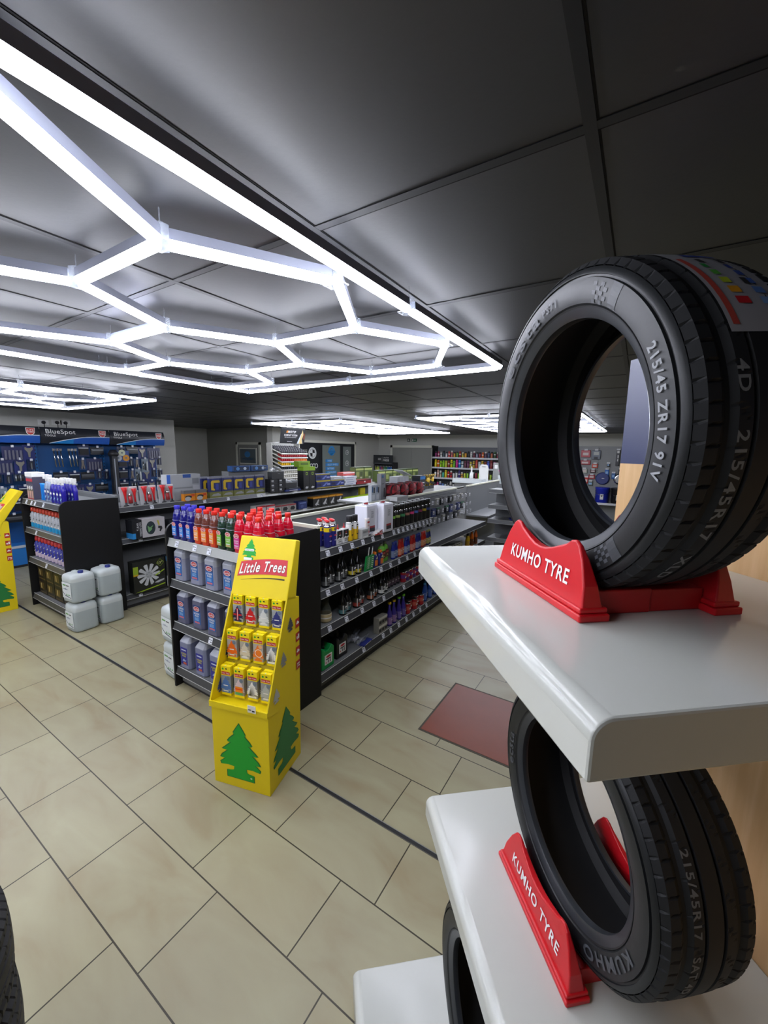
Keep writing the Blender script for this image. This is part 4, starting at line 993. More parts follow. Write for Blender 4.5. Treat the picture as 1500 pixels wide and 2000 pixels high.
def orng():
    r = root('cleaner_bottle'); MB().lathe([(.034, 0), (.038, .006), (.038, .10), (.026, .125), (.014, .13)], M('#2c2a6c', .35), 16, sy=.6, power=3).build('bottle_body', r)
    MB().lathe([(.016, .128), (.020, .133), (.020, .152), (.014, .156)], ORG, 12).build('cap', r)
    m = MB(); m.box(-.024, .024, -.0245, -.0235, .02, .075, M('#e0782a', .5)); m.flat([(-.01, .085), (.024, .085), (.012, .11)], -.0245, M('#e8dca8', .5)); m.build('label', r); return r
for k in range(2): side('orng', orng, '%s blue bottle with orange cap and label' % ('left', 'right')[k], 'bottle', 3.18 + .10 * k, Z1, -2.11, 'orange-capped bottles')
def grn():
    r = root('cleaner_bottle'); MB().lathe([(.038, 0), (.042, .006), (.042, .14), (.034, .165), (.016, .18), (.016, .186)], M('#7fd04c', .2), 16, sy=.75, power=2.6).build('bottle_body', r)
    MB().lathe([(.018, .182), (.018, .206)], M('#b9c4b4', .35), 12).build('cap', r)
    m = MB(); m.box(-.032, .032, -.0335, -.0325, .05, .13, M('#5c1f1c', .5)); m.rect(-.026, .026, .095, .115, -.034, M('#b84a3c', .5)); m.flat([(-.02, .06), (.0, .085), (.024, .066)], -.034, M('#9aa05a', .5)); m.build('label', r); return r
for k, y in enumerate((3.345, 3.445)): side('grn', grn, '%s bright green coolant bottle with pale cap' % ('left', 'right')[k], 'bottle', y, Z1, -2.14 - .02 * k, 'bright green bottles')
pal = [('#20308c', '#2a3f9e', '#7f8cb0'), ('#c02a1c', '#c8281e', '#d88a6a'), ('#20308c', '#2a3f9e', '#8f9cb8'), ('#b8231c', '#c8281e', '#d88a7a'), ('#222a80', '#2a3f9e', '#9aa2c0'), ('#c02a1c', '#c8281e', '#e09a6a'), ('#1f2a6c', '#8c8c40', '#b0a860')]
for k in range(14):
    a, b_, c_ = pal[k // 2]
    side(('rb', k // 2), bottle(a, b_, c_, .029, .12, .17, .012, .8), '%s additive bottle, %s along the second shelf after the green ones' % ({'2': 'blue', 'c': 'red', 'b': 'red', '1': 'dark blue'}[a[1]], ORD[k]), 'bottle', 3.55 + .068 * k, Z1, -2.12 - .01 * (k % 2), 'blue and red additive bottles')
# ---- third shelf
def jar():
    r = root('glass_jar'); MB().lathe([(.05, 0), (.055, .01), (.055, .03, M('#c9b88a', .3)), (.055, .07, M('#c9b88a', .3)), (.054, .075, M('#d8d4c0', .3)), (.05, .11, M('#565a52', .08, alpha=.6)), (.04, .13, M('#565a52', .08, alpha=.6)), (.03, .16, M('#565a52', .08, alpha=.6)), (.032, .22, M('#565a52', .08, alpha=.6))], M('#a89a70', .3), 20).build('jar_body', r)
    MB().lathe([(.0558, .035), (.0558, .045)], WHITE, 20, cap=False).build('label_band', r); return r
side('jar', jar, 'clear jug of straw-coloured fluid at the near end of the third shelf', 'jug', 2.50, Z2, -2.16)
l3 = [('#4d7f86', 'blue-grey'), ('#4d7f86', 'blue-grey'), ('#a03a30', 'red'), ('#a03a30', 'red'), ('#a85a3a', 'rust'), ('#a85a3a', 'rust'), ('#9a9a94', 'grey'), ('#9a9a94', 'grey')]
for k, y in enumerate((2.69, 2.78, 2.90, 2.985, 3.13, 3.21, 3.325, 3.42)):
    side(('l3', l3[k][0]), bottle('#0f0f10', {'#4d7f86': '#1b4a66', '#a03a30': '#a01c20', '#a85a3a': '#8c2a20', '#9a9a94': '#202020'}[l3[k][0]], l3[k][0], .037, .13, .25, lab2='#d6d6d2' if k > 5 else None), '%s black bottle with %s label on the third shelf' % (('left', 'right')[k % 2], l3[k][1]), 'bottle', y, Z2, -2.12 - .02 * (k % 2), 'black additive bottles')
for k in range(4): side('dkb', bottle('#17171a', '#303030', '#50404a', .026, .11, .19, .009), 'small dark bottle in shade on the third shelf, %s from the left' % ORD[k], 'bottle', 3.52 + .065 * k, Z2, -2.16, 'small dark bottles')
for k in range(8):
    kk = k % 2; side('tin%d' % kk, tin(('#a01f2a', '#4a2a6e')[kk], ('#5a2f80', '#b03a4a')[kk]), '%s additive tin, %s from the left on the third shelf' % (('red', 'purple')[kk], ORD[k]), 'tin', 3.80 + .078 * k, Z2, -2.13, 'red and purple tins')
for k in range(4): side('lb', can('#5a7fae', '#30405a', None, .033, .12, .03), 'light blue can at the far end of the third shelf, %s' % ORD[k], 'can', 4.5 + .085 * k, Z2, -2.13, 'light blue cans')
# ---- base shelf
def fuel(c):
    def f():
        r = root('fuel_can'); m = MB(); P = [(-.10, 0), (.10, 0), (.10, .19), (.06, .22), (.02, .18), (-.05, .18), (-.07, .21), (-.10, .21)]
        m.prism(P, -.13, 0, M(c, .35)); m.build('can_body', r, bev=.01)
        MB().lathe([(.02, .18), (.02, .22), (.012, .26)], INK, 12, T(-.01, -.065, 0)).build('spout_cap', r)
        m = MB(); m.box(-.06, .06, -.1325, -.1305, .045, .14, WHITE); m.oval(0, .12, .04, .012, -.1332, M('#c02a34', .5)); m.rect(-.04, .04, .09, .102, -.1332, INK); m.flat([(-.05, .06), (-.04, .08), (-.03, .06)], -.1332, RED)
        for q in range(2): m.rect(-.01 + .03 * q, .01 + .03 * q, .055, .085, -.1332, M('#77787a', .5))
        m.build('label', r); return r
    return f
side('fcg', fuel('#159a4a'), 'green plastic petrol can on the bottom shelf beside the end panel', 'fuel can', 2.47, Z3, -2.22).scale = (.8, .9, .92)
side('fcb', fuel('#18181a'), 'black plastic fuel can on the bottom shelf', 'fuel can', 2.69, Z3, -2.24).scale = (.8, .9, .95)
t = thing('funnel_pack', 'clear bag of grey funnels with blue card lying on the bottom shelf', 'pack', (-2.20, 3.04, Z3), R90)
m = MB(); random.seed(5)
for k in range(16):
    x, y = random.uniform(-.10, .10), random.uniform(-.10, .08); m.add([(x - .03, y, random.uniform(0, .03)), (x + .03, y - .02, random.uniform(.02, .08)), (x + .02, y + .04, random.uniform(.01, .09)), (x - .02, y + .03, random.uniform(.02, .06))], [(0, 1, 2, 3)], M('#8b8f98', .15, alpha=.55))
m.build('clear_bag', t); m = MB(); m.box(-.11, .06, -.13, -.05, .0, .012, M('#2a347e', .5), RZ(.1)); m.rect(-.08, .03, .003, .009, -.131, WHITE, RZ(.1)); m.build('blue_card', t)
for k in range(6):
    side('wbx', carton(.052, .065, .085, '#8d8a80', lambda m, y: (m.box(-.026, .026, y - .0005, y + .001, .060, .085, M('#d6d3c6', .5)), m.rect(-.02, .02, .02, .05, y - .001, INK)), name='bulb_box'), 'small grey and white carton, %s of its stack on the bottom shelf' % ('lower left', 'lower middle', 'lower right', 'upper left', 'upper middle', 'upper right')[k], 'carton', 3.265 + .054 * (k % 3), Z3 + .086 * (k // 3), -2.15, 'small cartons on the bottom shelf')
for k, y in enumerate((3.50, 3.59, 3.70, 3.80)):
    side('pp%d' % (k // 2), bottle('#3b2f86', ('#e0b81c', '#6fbf2a')[k // 2], ('#8a6a9a', '#6a5aa0')[k // 2], .032, .13, .25, .014), 'purple bottle with %s cap on the bottom shelf, %s of two' % (('yellow', 'green')[k // 2], ('left', 'right')[k % 2]), 'bottle', y, Z3, -2.12, 'purple bottles on the bottom shelf')
for k in range(5): side('rt', tin('#a8222a', '#c05a4a', .036, .125), 'red tin on the bottom shelf, %s from the left' % ORD[k], 'tin', 3.90 + .085 * k, Z3, -2.12 - .03 * (k % 2), 'red tins on the bottom shelf')
for k in range(7): side('bb', bottle('#2a55a8', '#4aa0d8', '#5a78c0', .030, .15, .22, .013), 'bright blue bottle on the bottom shelf, %s from the left' % ORD[k], 'bottle', 4.36 + .075 * k, Z3, -2.13 - .03 * (k % 2), 'blue bottles on the bottom shelf')
for k in range(8): side('ytin', can('#a5a288', '#8a8a80', None, .033, .13, .02), 'pale grey-green can under the empty shelf, %s from the left' % ORD[k], 'can', 4.95 + .08 * k, Z2, -2.13, 'pale cans under the empty shelf')
for k in range(5):
    cc = ('#d8b020', '#d8b020', '#d86a20', '#c9c4b0', '#d8682a')[k]
    side(('oc', cc), bottle(cc, '#303030', '#6a3a20' if k > 1 else '#b88a18', .034, .15, .19 + .04 * (k in (2, 4)), .014), '%s bottle at the far end of the third shelf, %s' % (('yellow', 'yellow', 'orange', 'pale', 'orange')[k], ORD[k]), 'bottle', 5.78 + .09 * k, Z2, -2.12 - .03 * (k % 2), 'bottles at the far end')
# ---- hooks with price tags and hanging packs over the empty shelf
def hook():
    r = root('display_hook'); MB().tube([(0, 0, 0), (0, -.30, .004), (0, -.315, .016)], .0032, CHROME).build('hook_arm', r)
    m = MB(); m.box(-.021, .021, -.325, -.323, -.038, .012, M('#e4e5ea', .5)); m.rect(-.016, .016, -.03, -.012, -.3256, M('#77787c', .5)); m.rect(-.016, .008, -.004, .004, -.3256, M('#9a9ba0', .5)); m.build('price_ticket', r); return r
def hpack(c, c2, w, h):
    def f():
        r = root('hanging_pack'); m = MB(); m.box(-w / 2, w / 2, -.03, 0, -h, 0, M(c, .3, alpha=.85)); m.build('bag', r)
        m = MB(); m.box(-w / 2, w / 2, -.032, .002, -h * .22, 0, M(c2, .5)); m.rect(-w * .3, w * .3, -h * .7, -h * .4, -.0315, M('#6a6e74', .4)); m.build('header_card', r); return r
    return f
hk = 0; random.seed(11)
for row, z in enumerate((1.36, 1.22, 1.09)):
    for c in range(12):
        y = 4.55 + .155 * c + .04 * row
        if y > 6.4: continue
        hk += 1
        inst('hook', hook, 'chrome display hook with white price ticket, %s row, %s from left' % (('upper', 'middle', 'lower')[row], ORD[c]), 'hook', (XS + .012, y, z), R90, 'display hooks over the empty shelf')
        if (c + row) % 3 != 1:
            v = (c * 2 + row) % 4
            inst('hp%d' % v, hpack(('#17181b', '#2b3a72', '#9a9a94', '#1d2024')[v], ('#303338', '#22306a', '#c9c7bc', '#3f7a5a')[v], (.10, .12, .09, .11)[v], (.11, .12, .10, .115)[v]), '%s hanging pack on a hook, %s row, %s from the left' % (('black', 'blue', 'pale', 'dark green')[v], ('upper', 'middle', 'lower')[row], ORD[c]), 'pack', (XS + .17, y, z - .004), R90, 'packs hanging over the empty shelf')
# ---- raised top board and what stands on it
tag(MB().box(-3.19, -2.652, 3.93, 6.9, 1.385, 1.405, M('#8f9290', .35)).box(-2.658, -2.652, 3.93, 6.9, 1.375, 1.425, M('#b9bcb8', .3)).build('top_board'), 'pale grey board along the top of the middle gondola beyond the white tins', 'board')
ZT = 1.406
for k, (x, y) in enumerate(((-2.80, 4.10), (-2.80, 4.20))):
    side('wpk', carton(.075, .05, .20, '#b9bfc6', lambda m, y: (m.rect(-.03, .03, .02, .08, y, M('#d7dbe0', .5)), m.rect(-.03, -.005, .11, .18, y, M('#3f6a98', .5)), m.rect(.005, .03, .1, .17, y, M('#22262c', .5)))), '%s small white and blue pack on the raised board' % ('left', 'right')[k], 'pack', y, ZT, x, 'small packs on the board')
side('gpk', carton(.11, .06, .33, '#8e9094', lambda m, y: (m.rect(-.04, .01, .28, .315, y, M('#4a7aa8', .5)), m.rect(.01, .035, .03, .15, y, INK), m.rect(-.04, .02, .2, .205, y, INK))), 'tall grey blister pack on the raised board beside the tartan rolls', 'pack', 4.36, ZT, -2.83)
side('lowbox', carton(.28, .16, .055, '#c4c6c6', lambda m, y: m.rect(-.13, .13, .01, .045, y, M('#b0b2b2', .5))), 'low white carton before the tartan rolls', 'carton', 4.40, ZT, -2.66)
def roll():
    r = root('rolled_blanket'); m = MB(); n = 22; L_ = .26
    cs = [M('#7c1a22', .8), M('#a32630', .8), M('#1c1416', .8), M('#8f2028', .8)]
    prof = [(.0, -L_ / 2), (.085, -L_ / 2)] + [(.09, -L_ / 2 + L_ * i / 10) for i in range(1, 10)] + [(.085, L_ / 2), (0, L_ / 2)]
    F = T(0, 0, .09) @ RX(-PI / 2)
    vs = []; fs = []; ms = []
    for rr, z in prof:
        for i in range(n): a = 2 * PI * i / n; vs.append((rr * math.cos(a), rr * math.sin(a), z))
    for j in range(len(prof) - 1):
        for i in range(n):
            k = (i + 1) % n; fs.append((j * n + i, j * n + k, (j + 1) * n + k, (j + 1) * n + i)); ms.append(cs[2] if (j % 4 == 2) != (i % 6 == 3) else cs[(j // 2 + i // 3) % 2])
    m.add(vs, fs, ms, F, True); m.build('blanket_roll', r)
    MB().lathe([(.0915, -.02), (.0915, .02)], M('#3a1216', .6), 22, F, cap=False).build('strap', r); return r
for k in range(4): inst('roll', roll, 'red and black tartan rolled blanket, %s from the left' % ORD[k], 'blanket', (-2.82, 4.58 + .235 * k, ZT), R90, 'rolled tartan blankets')
side('riser', carton(.55, .2, .12, '#3d5fa8', lambda m, y: (m.rect(-.25, .25, .05, .11, y, M('#cdd3dc', .5)), m.rect(-.2, .0, .01, .04, y, M('#d8dde6', .5)))), 'long low blue and white carton behind the tartan rolls', 'carton', 5.25, ZT, -3.175)
side('wcs', carton(.34, .14, .12, '#c3c6c8', lambda m, y: [m.rect(-.15 + .085 * q, -.08 + .085 * q, .01, .11, y, M('#b4b8ba', .5)) for q in range(4)]), 'pale ribbed carton standing on the long blue carton', 'carton', 5.34, ZT + .121, -3.175)
t = thing('sloped_lid', 'white sloped display lid leaning on the pale carton', 'lid', (-3.12, 5.42, ZT + .243), R90)
m = MB(); m.add([(-.18, -.12, .10), (.16, -.12, .0), (.16, .02, .0), (-.18, .02, .10), (-.18, -.12, .085), (.16, -.12, -.001), (.16, .02, -.001), (-.18, .02, .085)], [(0, 1, 2, 3), (4, 7, 6, 5), (0, 4, 5, 1), (2, 6, 7, 3), (1, 5, 6, 2), (0, 3, 7, 4)], M('#c9cfd2', .4)); m.build('lid_panel', t)
side('bkb', carton(.20, .14, .24, '#23262b', lambda m, y: (m.rect(-.09, .09, .18, .23, y, M('#2f78c0', .5)), m.rect(-.06, .06, .12, .135, y, WHITE), m.rect(-.06, .06, .07, .08, y, WHITE))), 'black carton with blue band left of the yellow and black gloves', 'carton', 5.76, ZT, -3.05)
def gloves():
    r = root('work_gloves'); m = MB(); random.seed(2)
    for s in (-1, 1):
        m.lathe([(.03, 0), (.045, .05), (.05, .10), (.04, .14)], M('#d8b22a', .6), 10, T(.05 * s, 0, .05) @ RY(.3 * s), sy=.5)
        for q in range(4): m.tube([(.05 * s + .02 * (q - 1.5), 0, .16), (.06 * s + .03 * (q - 1.5), -.01, .21), (.07 * s + .036 * (q - 1.5), -.03, .24)], .011, M('#e0bb3a', .6) if q % 2 else INK, 7)
    m.build('palm_and_fingers', r)
    m = MB()
    for q in range(7): m.box(-.09 + .026 * q, -.075 + .026 * q, -.032, -.02, .07 + .01 * (q % 3), .12 + .01 * (q % 2), INK, RY(.2))
    m.box(-.09, .09, -.03, .03, 0, .05, INK); m.build('cuff', r); return r
side('glv', gloves, 'bunch of yellow and black work gloves at the end of the raised board', 'gloves', 6.02, ZT, -3.0)
inst('glv', None, 'second bunch of yellow and black gloves further along the board', 'gloves', (-3.0, 6.22, ZT), R90)
# ================================================================ LEFT END UNIT PRODUCTS (front faces -y)
YF = 1.80
t = thing('cleaning_cloth_tub', 'tall clear tub with white lid on top of the left end unit', 'tub', (-6.235, 1.85, 1.380))
m = MB(); m.box(-.105, .105, -.06, .06, 0, .27, M('#4d4a5a', .3)); m.rect(-.10, .10, .215, .25, -.0605, M('#c23a44', .5)); m.rect(-.10, .10, .255, .27, -.0605, M('#9a98a8', .4))
for k in range(3): m.rect(-.09 + .065 * k, -.045 + .065 * k, .01, .10, -.0608, M('#c9a09a', .4)); m.flat([(-.09 + .065 * k, .11), (-.045 + .065 * k, .13), (-.045 + .065 * k, .17), (-.09 + .065 * k, .15)], -.0608, M('#d8d8dc', .4)); m.rect(-.09 + .065 * k, -.045 + .065 * k, .0, .012, -.061, RED)
m.build('tub_body', t); MB().box(-.11, .11, -.065, .065, .27, .325, M('#e9e9e6', .4)).build('lid', t, bev=.006)
def squeegee():
    r = root('window_squeegee'); m = MB(); vs = []
    P = [(-.012, 0), (.0, .06), (.002, .12), (-.006, .19), (-.02, .20)]
    q = P + [(x + .008, z) for x, z in reversed(P)]; m.prism(q, -.02, .015, M('#1f86d8', .35)); m.build('blade', r); return r
for k in range(3): inst('sq', squeegee, 'bright blue curved squeegee, %s of three on the left end unit' % ORD[k], 'squeegee', (-6.03 + .042 * k, 1.85, 1.380), 0, 'blue squeegees')
def trig(c, capw, hh):
    def f():
        r = root('spray_bottle'); MB().lathe([(.032, 0), (.036, .006), (.036, hh * .55), (.026, hh * .68), (.014, hh * .76)], M(c, .2, spec=.6), 16, sy=.7, power=2.8).build('bottle_body', r)
        m = MB(); m.lathe([(.016, hh * .75), (.016, hh * .84)], WHITE, 12); m.box(-.012, .012, -.035, .022, hh * .84, hh, WHITE); m.build('trigger_head', r, bev=.003)
        m = MB(); m.rect(-.024, .024, hh * .08, hh * .48, -.0268, M('#27358c', .5)); m.rect(-.022, .022, hh * .34, hh * .42, -.0272, WHITE); m.flat([(-.02, hh * .12), (.02, hh * .2), (.02, hh * .26), (-.02, hh * .18)], -.0272, M('#8fb8d8', .5)); m.build('label', r)
        return r
    return f
for k in range(2): inst('trg1', trig('#8f9bb0', 1, .315), '%s clear spray bottle with white trigger beside the blue squeegees' % ('left', 'right')[k], 'spray bottle', (-5.845 + .085 * k, 1.84, 1.380), 0, 'clear spray bottles')
for k in range(8): inst('trg2', trig('#2a239a', 1, .285), 'violet-blue bottle with white top, %s row, %s from left' % (('front', 'rear')[k // 4], ORD[k % 4]), 'spray bottle', (-5.655 + .088 * (k % 4) + .03 * (k // 4), 1.83 + .10 * (k // 4), 1.380), 0, 'violet bottles on the left end unit')
def slim(c, capc, basec, hh=.25, rr=.03):
    def f():
        r = root('care_bottle'); MB().lathe([(rr * .95, 0), (rr, .006), (rr, hh * .24, M(basec, .4)), (rr, hh * .66, M(c, .35)), (rr * .55, hh * .74, M(c, .35)), (rr * .5, hh * .8)], M(c, .35), 14).build('bottle_body', r)
        MB().lathe([(rr * .7, hh * .78), (rr * .75, hh * .86, M(capc, .4)), (rr * .6, hh, M(capc, .4))], M(capc, .4), 12).build('cap', r)
        m = MB(); y = -rr - .0008
        for q in range(3): m.flat([(-rr * .6, hh * (.26 + .13 * q)), (rr * .6, hh * (.32 + .13 * q)), (rr * .6, hh * (.37 + .13 * q)), (-rr * .6, hh * (.31 + .13 * q))], y, (WHITE, M('#5a5e66', .5), M('#c7c9cc', .5))[q])
        m.build('label', r); return r
    return f
for c in range(11):
    inst('s2', slim('#a9adb2', '#c8402c', '#1f8fc0'), 'silver bottle with red cap and blue base, %s from left, second shelf' % ORD[c], 'bottle', (-6.33 + .092 * c, 1.82, 1.021), 0, 'red-capped bottles in the left end unit')
    if c < 10: inst('s3', slim('#3a3d9c', '#d0383c', '#c9b8c8', .26, .033), 'violet bottle with red and white cap, %s from left, third shelf' % ORD[c], 'bottle', (-6.33 + .10 * c, 1.83, .641), 0, 'violet bottles in the left end unit')
def gold():
    r = root('product_carton'); m = MB(); m.box(-.115, .115, -.12, .10, 0, .175, M('#26221c', .4)); m.build('box_body', r)
    m = MB(); m.rect(-.10, .04, .06, .15, -.1212, M('#6e5c34', .35, .4)); m.text('1', -.04, .105, .06, -.122, M('#e8d08a', .4), bold=.05); m.rect(-.10, .10, .02, .03, -.1212, M('#6e5c34', .4)); m.build('front_print', r); return r
for k in range(8): inst('gold', gold, 'black and gold carton, %s layer, %s from left, bottom shelf' % (('lower', 'upper')[k // 4], ORD[k % 4]), 'carton', (-6.25 + .245 * (k % 4), 1.93, .161 + .177 * (k // 4)), 0, 'black and gold cartons in the left end unit')
# ================================================================ LEFT GONDOLA, RIGHT-HAND SIDE
X5 = -5.34; A0 = 1.295
def s5(key, b, label, cat, y, z, x=X5, group=None, rot=0.0): return inst(key, b, label, cat, (x, y, z), R90 + rot, group)
def hornpack():
    r = root('funnel_set'); F = RX(-.12); m = MB(); m.box(-.105, .105, -.012, 0, 0, .245, M('#b9babc', .4), F); m.build('card', r)
    m = MB()
    for s, zt, rr in ((-.055, .235, .038), (.055, .215, .032)):
        m.lathe([(.010, .03), (.012, .12), (rr * .6, zt - .05), (rr, zt - .005), (rr * .9, zt)], M('#d01f24', .35), 14, F @ T(s, -.035, 0), sy=.7)
    m.lathe([(.024, .035), (.024, .125)], M('#9c2a30', .35), 14, F @ T(0, -.035, 0)); m.build('red_horn', r)
    MB().lathe([(.026, .125), (.024, .15), (.012, .158)], CHROME, 14, F @ T(0, -.035, 0)).build('chrome_cap', r)
    for s in (-.055, .055): MB().lathe([(.012, .045), (.012, .02), (.030, .014), (.030, .004)], M('#2b2b2e', .4), 12, F @ T(s, -.035, 0), sy=.7).build('black_foot', r)
    MB().rect(.01, .10, .228, .242, -.0135, WHITE, F).build('card_print', r); return r
for k in range(3): s5('horn', hornpack, 'grey blister pack with two red air horns, %s from the left' % ORD[k], 'horn pack', 2.49 + .235 * k, A0, X5, 'red horn packs on the left gondola')
t = inst('wbox', carton(.50, .14, .36, '#aeb1b4', lambda m, y: (m.rect(-.25, -.20, .0, .36, y, M('#3f6fd0', .4)), m.rect(-.02, .10, .31, .36, y, M('#2f559c', .4)), m.rect(.12, .22, .22, .30, y, M('#8c8f92', .5)), m.rect(-.15, .12, .16, .18, y, M('#8c8f92', .5)), m.rect(.13, .23, .1, .2, y, M('#c3c5c7', .5)))), 'large pale grey carton with blue left end behind the orange packs', 'carton', (-5.58, 3.28, A0), R90)
def orp():
    r = root('towing_pack'); F = RX(-.25); m = MB(); m.box(-.085, .085, -.07, 0, 0, .10, M('#d8851c', .4)); m.box(-.085, .085, -.065, 0, .10, .145, M('#6a6a6c', .4)); m.build('box_body', r)
    m = MB(); m.oval(-.02, .055, .05, .022, -.072, INK); m.oval(-.03, .03, .045, .03, -.0725, M('#b8b9ba', .4)); m.rect(.02, .07, .06, .09, -.072, M('#c8451c', .5)); m.build('front_print', r); return r
for k in range(2): s5('orp', orp, '%s orange and grey pack between the red horns and yellow-blue packs' % ('left', 'right')[k], 'pack', 3.24 + .18 * k, A0, X5 + .01, 'orange and grey packs')
def ybp():
    r = root('lock_pack'); m = MB(); m.box(-.098, .098, -.05, 0, 0, .31, M('#2b3168', .45)); m.box(-.0985, .0985, -.051, .001, .29, .312, M('#8a8c96', .45)); m.box(-.099, .099, -.052, .001, 0, .09, M('#77793c', .45)); m.build('box_body', r)
    m = MB(); y = -.0535; P = [(-.075, .12), (-.075, .24), (-.055, .262), (.06, .262), (.075, .25), (.07, .225), (-.03, .225), (-.035, .15), (-.01, .125), (-.02, .11)]
    m.flat(P, y, M('#d9b82a', .45)); m.rect(.0, .05, .12, .21, y, M('#3b4aa0', .5)); m.flat([(-.08, .03), (-.04, .06), (.04, .07), (.08, .05), (.08, .03)], y, M('#9b9d9e', .4)); m.rect(-.06, .06, .275, .285, y, M('#4f5690', .5)); m.build('front_print', r); return r
for k in range(5): s5('ybp', ybp, 'blue and yellow steering lock pack, front row, %s from the left' % ORD[k], 'lock pack', 3.67 + .208 * k, A0, X5, 'steering lock packs')
for k in range(3): s5('ybp', ybp, 'blue and yellow steering lock pack behind the leftmost front one, %s' % ORD[k], 'lock pack', 3.62 - .035 * k, A0, X5 - .11 - .075 * k, 'steering lock packs')
s5('ybp', ybp, 'blue and yellow steering lock pack behind the second front one', 'lock pack', 3.83, A0, X5 - .13, 'steering lock packs')
for k in range(2): inst('blb', carton(.30, .10, .10, '#24508c', lambda m, y: (m.rect(-.12, .12, .02, .08, y, M('#17304f', .5)), m.oval(-.04, .05, .03, .03, y - .001, M('#8fb8d8', .5)), m.oval(.06, .05, .025, .03, y - .001, M('#c9d8e8', .5)))), '%s blue carton standing high behind the steering lock packs' % ('left', 'right')[k], 'carton', (-5.72, 4.50 + .32 * k, A0 + .36), R90, 'blue cartons at the back') if False else None
tag(MB().box(-5.80, -5.62, 4.15, 4.95, A0, A0 + .36, M('#7d7f80', .5)).build('storage_box'), 'grey box behind the steering lock packs carrying blue cartons', 'box')
for k in range(2): inst('blb2', carton(.36, .12, .09, '#24508c', lambda m, y: (m.rect(-.15, .15, .015, .075, y, M('#17304f', .5)), m.oval(-.07, .045, .035, .028, y - .001, M('#5f98d8', .5)), m.oval(.07, .045, .03, .025, y - .001, M('#c9d8e8', .5)))), '%s bright blue carton lying above the steering lock packs' % ('left', 'right')[k], 'carton', (-5.66, 4.34 + .38 * k, A0 + .362), R90, 'blue cartons at the back')
for k in range(8):
    s5('blk', carton(.17, .13, .075, '#1b1c20', lambda m, y: (m.rect(-.06, -.01, .035, .06, y, M('#c9cbd0', .5)), m.rect(-.06, .0, .015, .022, y, M('#8a8c92', .5))), name='bulb_carton'), 'small black carton, %s layer, %s column' % (ORD[k // 2] , ('left', 'right')[k % 2]), 'carton', 4.74 + .18 * (k % 2), A0 + .076 * (k // 2), X5, 'stacked small black cartons') if k < 6 else None
def crumple(c, w, d, h, n=26, seed=1, a=.7):
    def f():
        r = root('wrapped_pack'); m = MB(); random.seed(seed)
        for k in range(n):
            x, y = random.uniform(-w / 2, w / 2), random.uniform(-d, 0); z = random.uniform(.0, h)
            m.add([(x + random.uniform(-.06, .0), y, z), (x + random.uniform(.0, .06), y - .02, z + random.uniform(-.02, .02)), (x + .03, y + .03, z + random.uniform(0, .04)), (x - .03, y + .04, z + random.uniform(0, .04))], [(0, 1, 2, 3)], M(c, .15, alpha=a))
        m.v = [(x, y, max(0, min(h, z))) for x, y, z in m.v]
        m.build('plastic_wrap', r); MB().box(-w * .4, w * .4, -d * .9, -d * .1, 0, h * .6, M('#3a3c3e', .5)).build('contents', r); return r
    return f
s5('cr1', crumple('#9ea3a6', .34, .14, .20, 30, 3), 'dark pack wrapped in crinkled clear plastic on the black cartons', 'pack', 4.86, A0 + .229, X5 - .03)
s5('fl1', carton(.36, .16, .03, '#2a3a80', lambda m, y: (m.rect(-.1, .1, .008, .022, y, M('#c9cbd0', .5)))), 'flat dark blue carton lying at the front edge, lowest', 'carton', 5.15, A0, X5 + .01)
s5('fl1b', carton(.34, .15, .03, '#23262c', lambda m, y: (m.rect(-.1, .12, .008, .022, y, M('#6a7078', .5)))), 'flat black carton on the flat dark blue one', 'carton', 5.16, A0 + .0305, X5)
s5('cr2', crumple('#aab0b6', .36, .20, .14, 34, 8, .85), 'heap of shiny crinkled plastic wrap left of the lime-topped cartons', 'pack', 5.14, A0 + .061, X5 - .06)
lime = carton(.155, .15, .42, '#1a1c1e', lambda m, y: (m.rect(-.077, .077, .35, .42, y, M('#8fb81a', .45)), m.rect(-.02, .03, .27, .32, y - .001, M('#9ac22a', .5)), m.rect(-.01, .02, .28, .31, y - .002, M('#20242a', .5)), m.flat([(-.03, .02), (.02, .015), (.055, .045), (.0, .06), (-.03, .04)], y - .001, M('#c9ccd0', .4))), top=(.83, '#8fb81a'), name='pump_carton')
for k in range(2): s5('lime', lime, '%s tall black carton with lime green top' % ('left', 'right')[k], 'carton', 5.505 + .16 * k, A0, X5, 'tall lime-topped cartons')
for k in range(2): s5('lime2', carton(.30, .12, .10, '#86ac1c', lambda m, y: m.rect(-.1, .1, .03, .07, y, M('#5f7d18', .5))), 'lime green carton lying on top of the tall black ones' if k == 0 else 'second lime green carton behind them', 'carton', 5.52, A0 + .421 if k == 0 else A0 + .30, X5 - .03 - .16 * k)  if k == 0 else None
ybx = carton(.42, .16, .135, '#25306e', lambda m, y: (m.rect(-.21, .21, .12, .134, y, M('#b9a82a', .45)), m.rect(-.21, .21, 0, .012, y, M('#b9a82a', .45)), m.flat([(-.05, .03), (.06, .10), (.12, .10), (.02, .03)], y - .001, M('#6a7cc0', .5)), m.rect(-.19, -.08, .04, .09, y - .001, M('#1a1c40', .5)), m.rect(.1, .19, .05, .08, y - .001, M('#8c96c8', .5))), name='jump_lead_carton')
for k, (y, z, n_) in enumerate(((5.98, 0, 'lower left'), (6.41, 0, 'lower right'), (5.96, .136, 'upper left'))): s5('ybx', ybx, 'wide dark blue carton with yellow edges, %s of three' % n_, 'carton', y, A0 + z, X5, 'wide dark blue cartons')
s5('ybg', carton(.40, .14, .06, '#9fa3a5', lambda m, y: m.rect(-.1, .15, .02, .04, y, M('#c9cbd0', .5))), 'flat pale grey carton above the lower right dark blue carton', 'carton', 6.42, A0 + .136, X5)
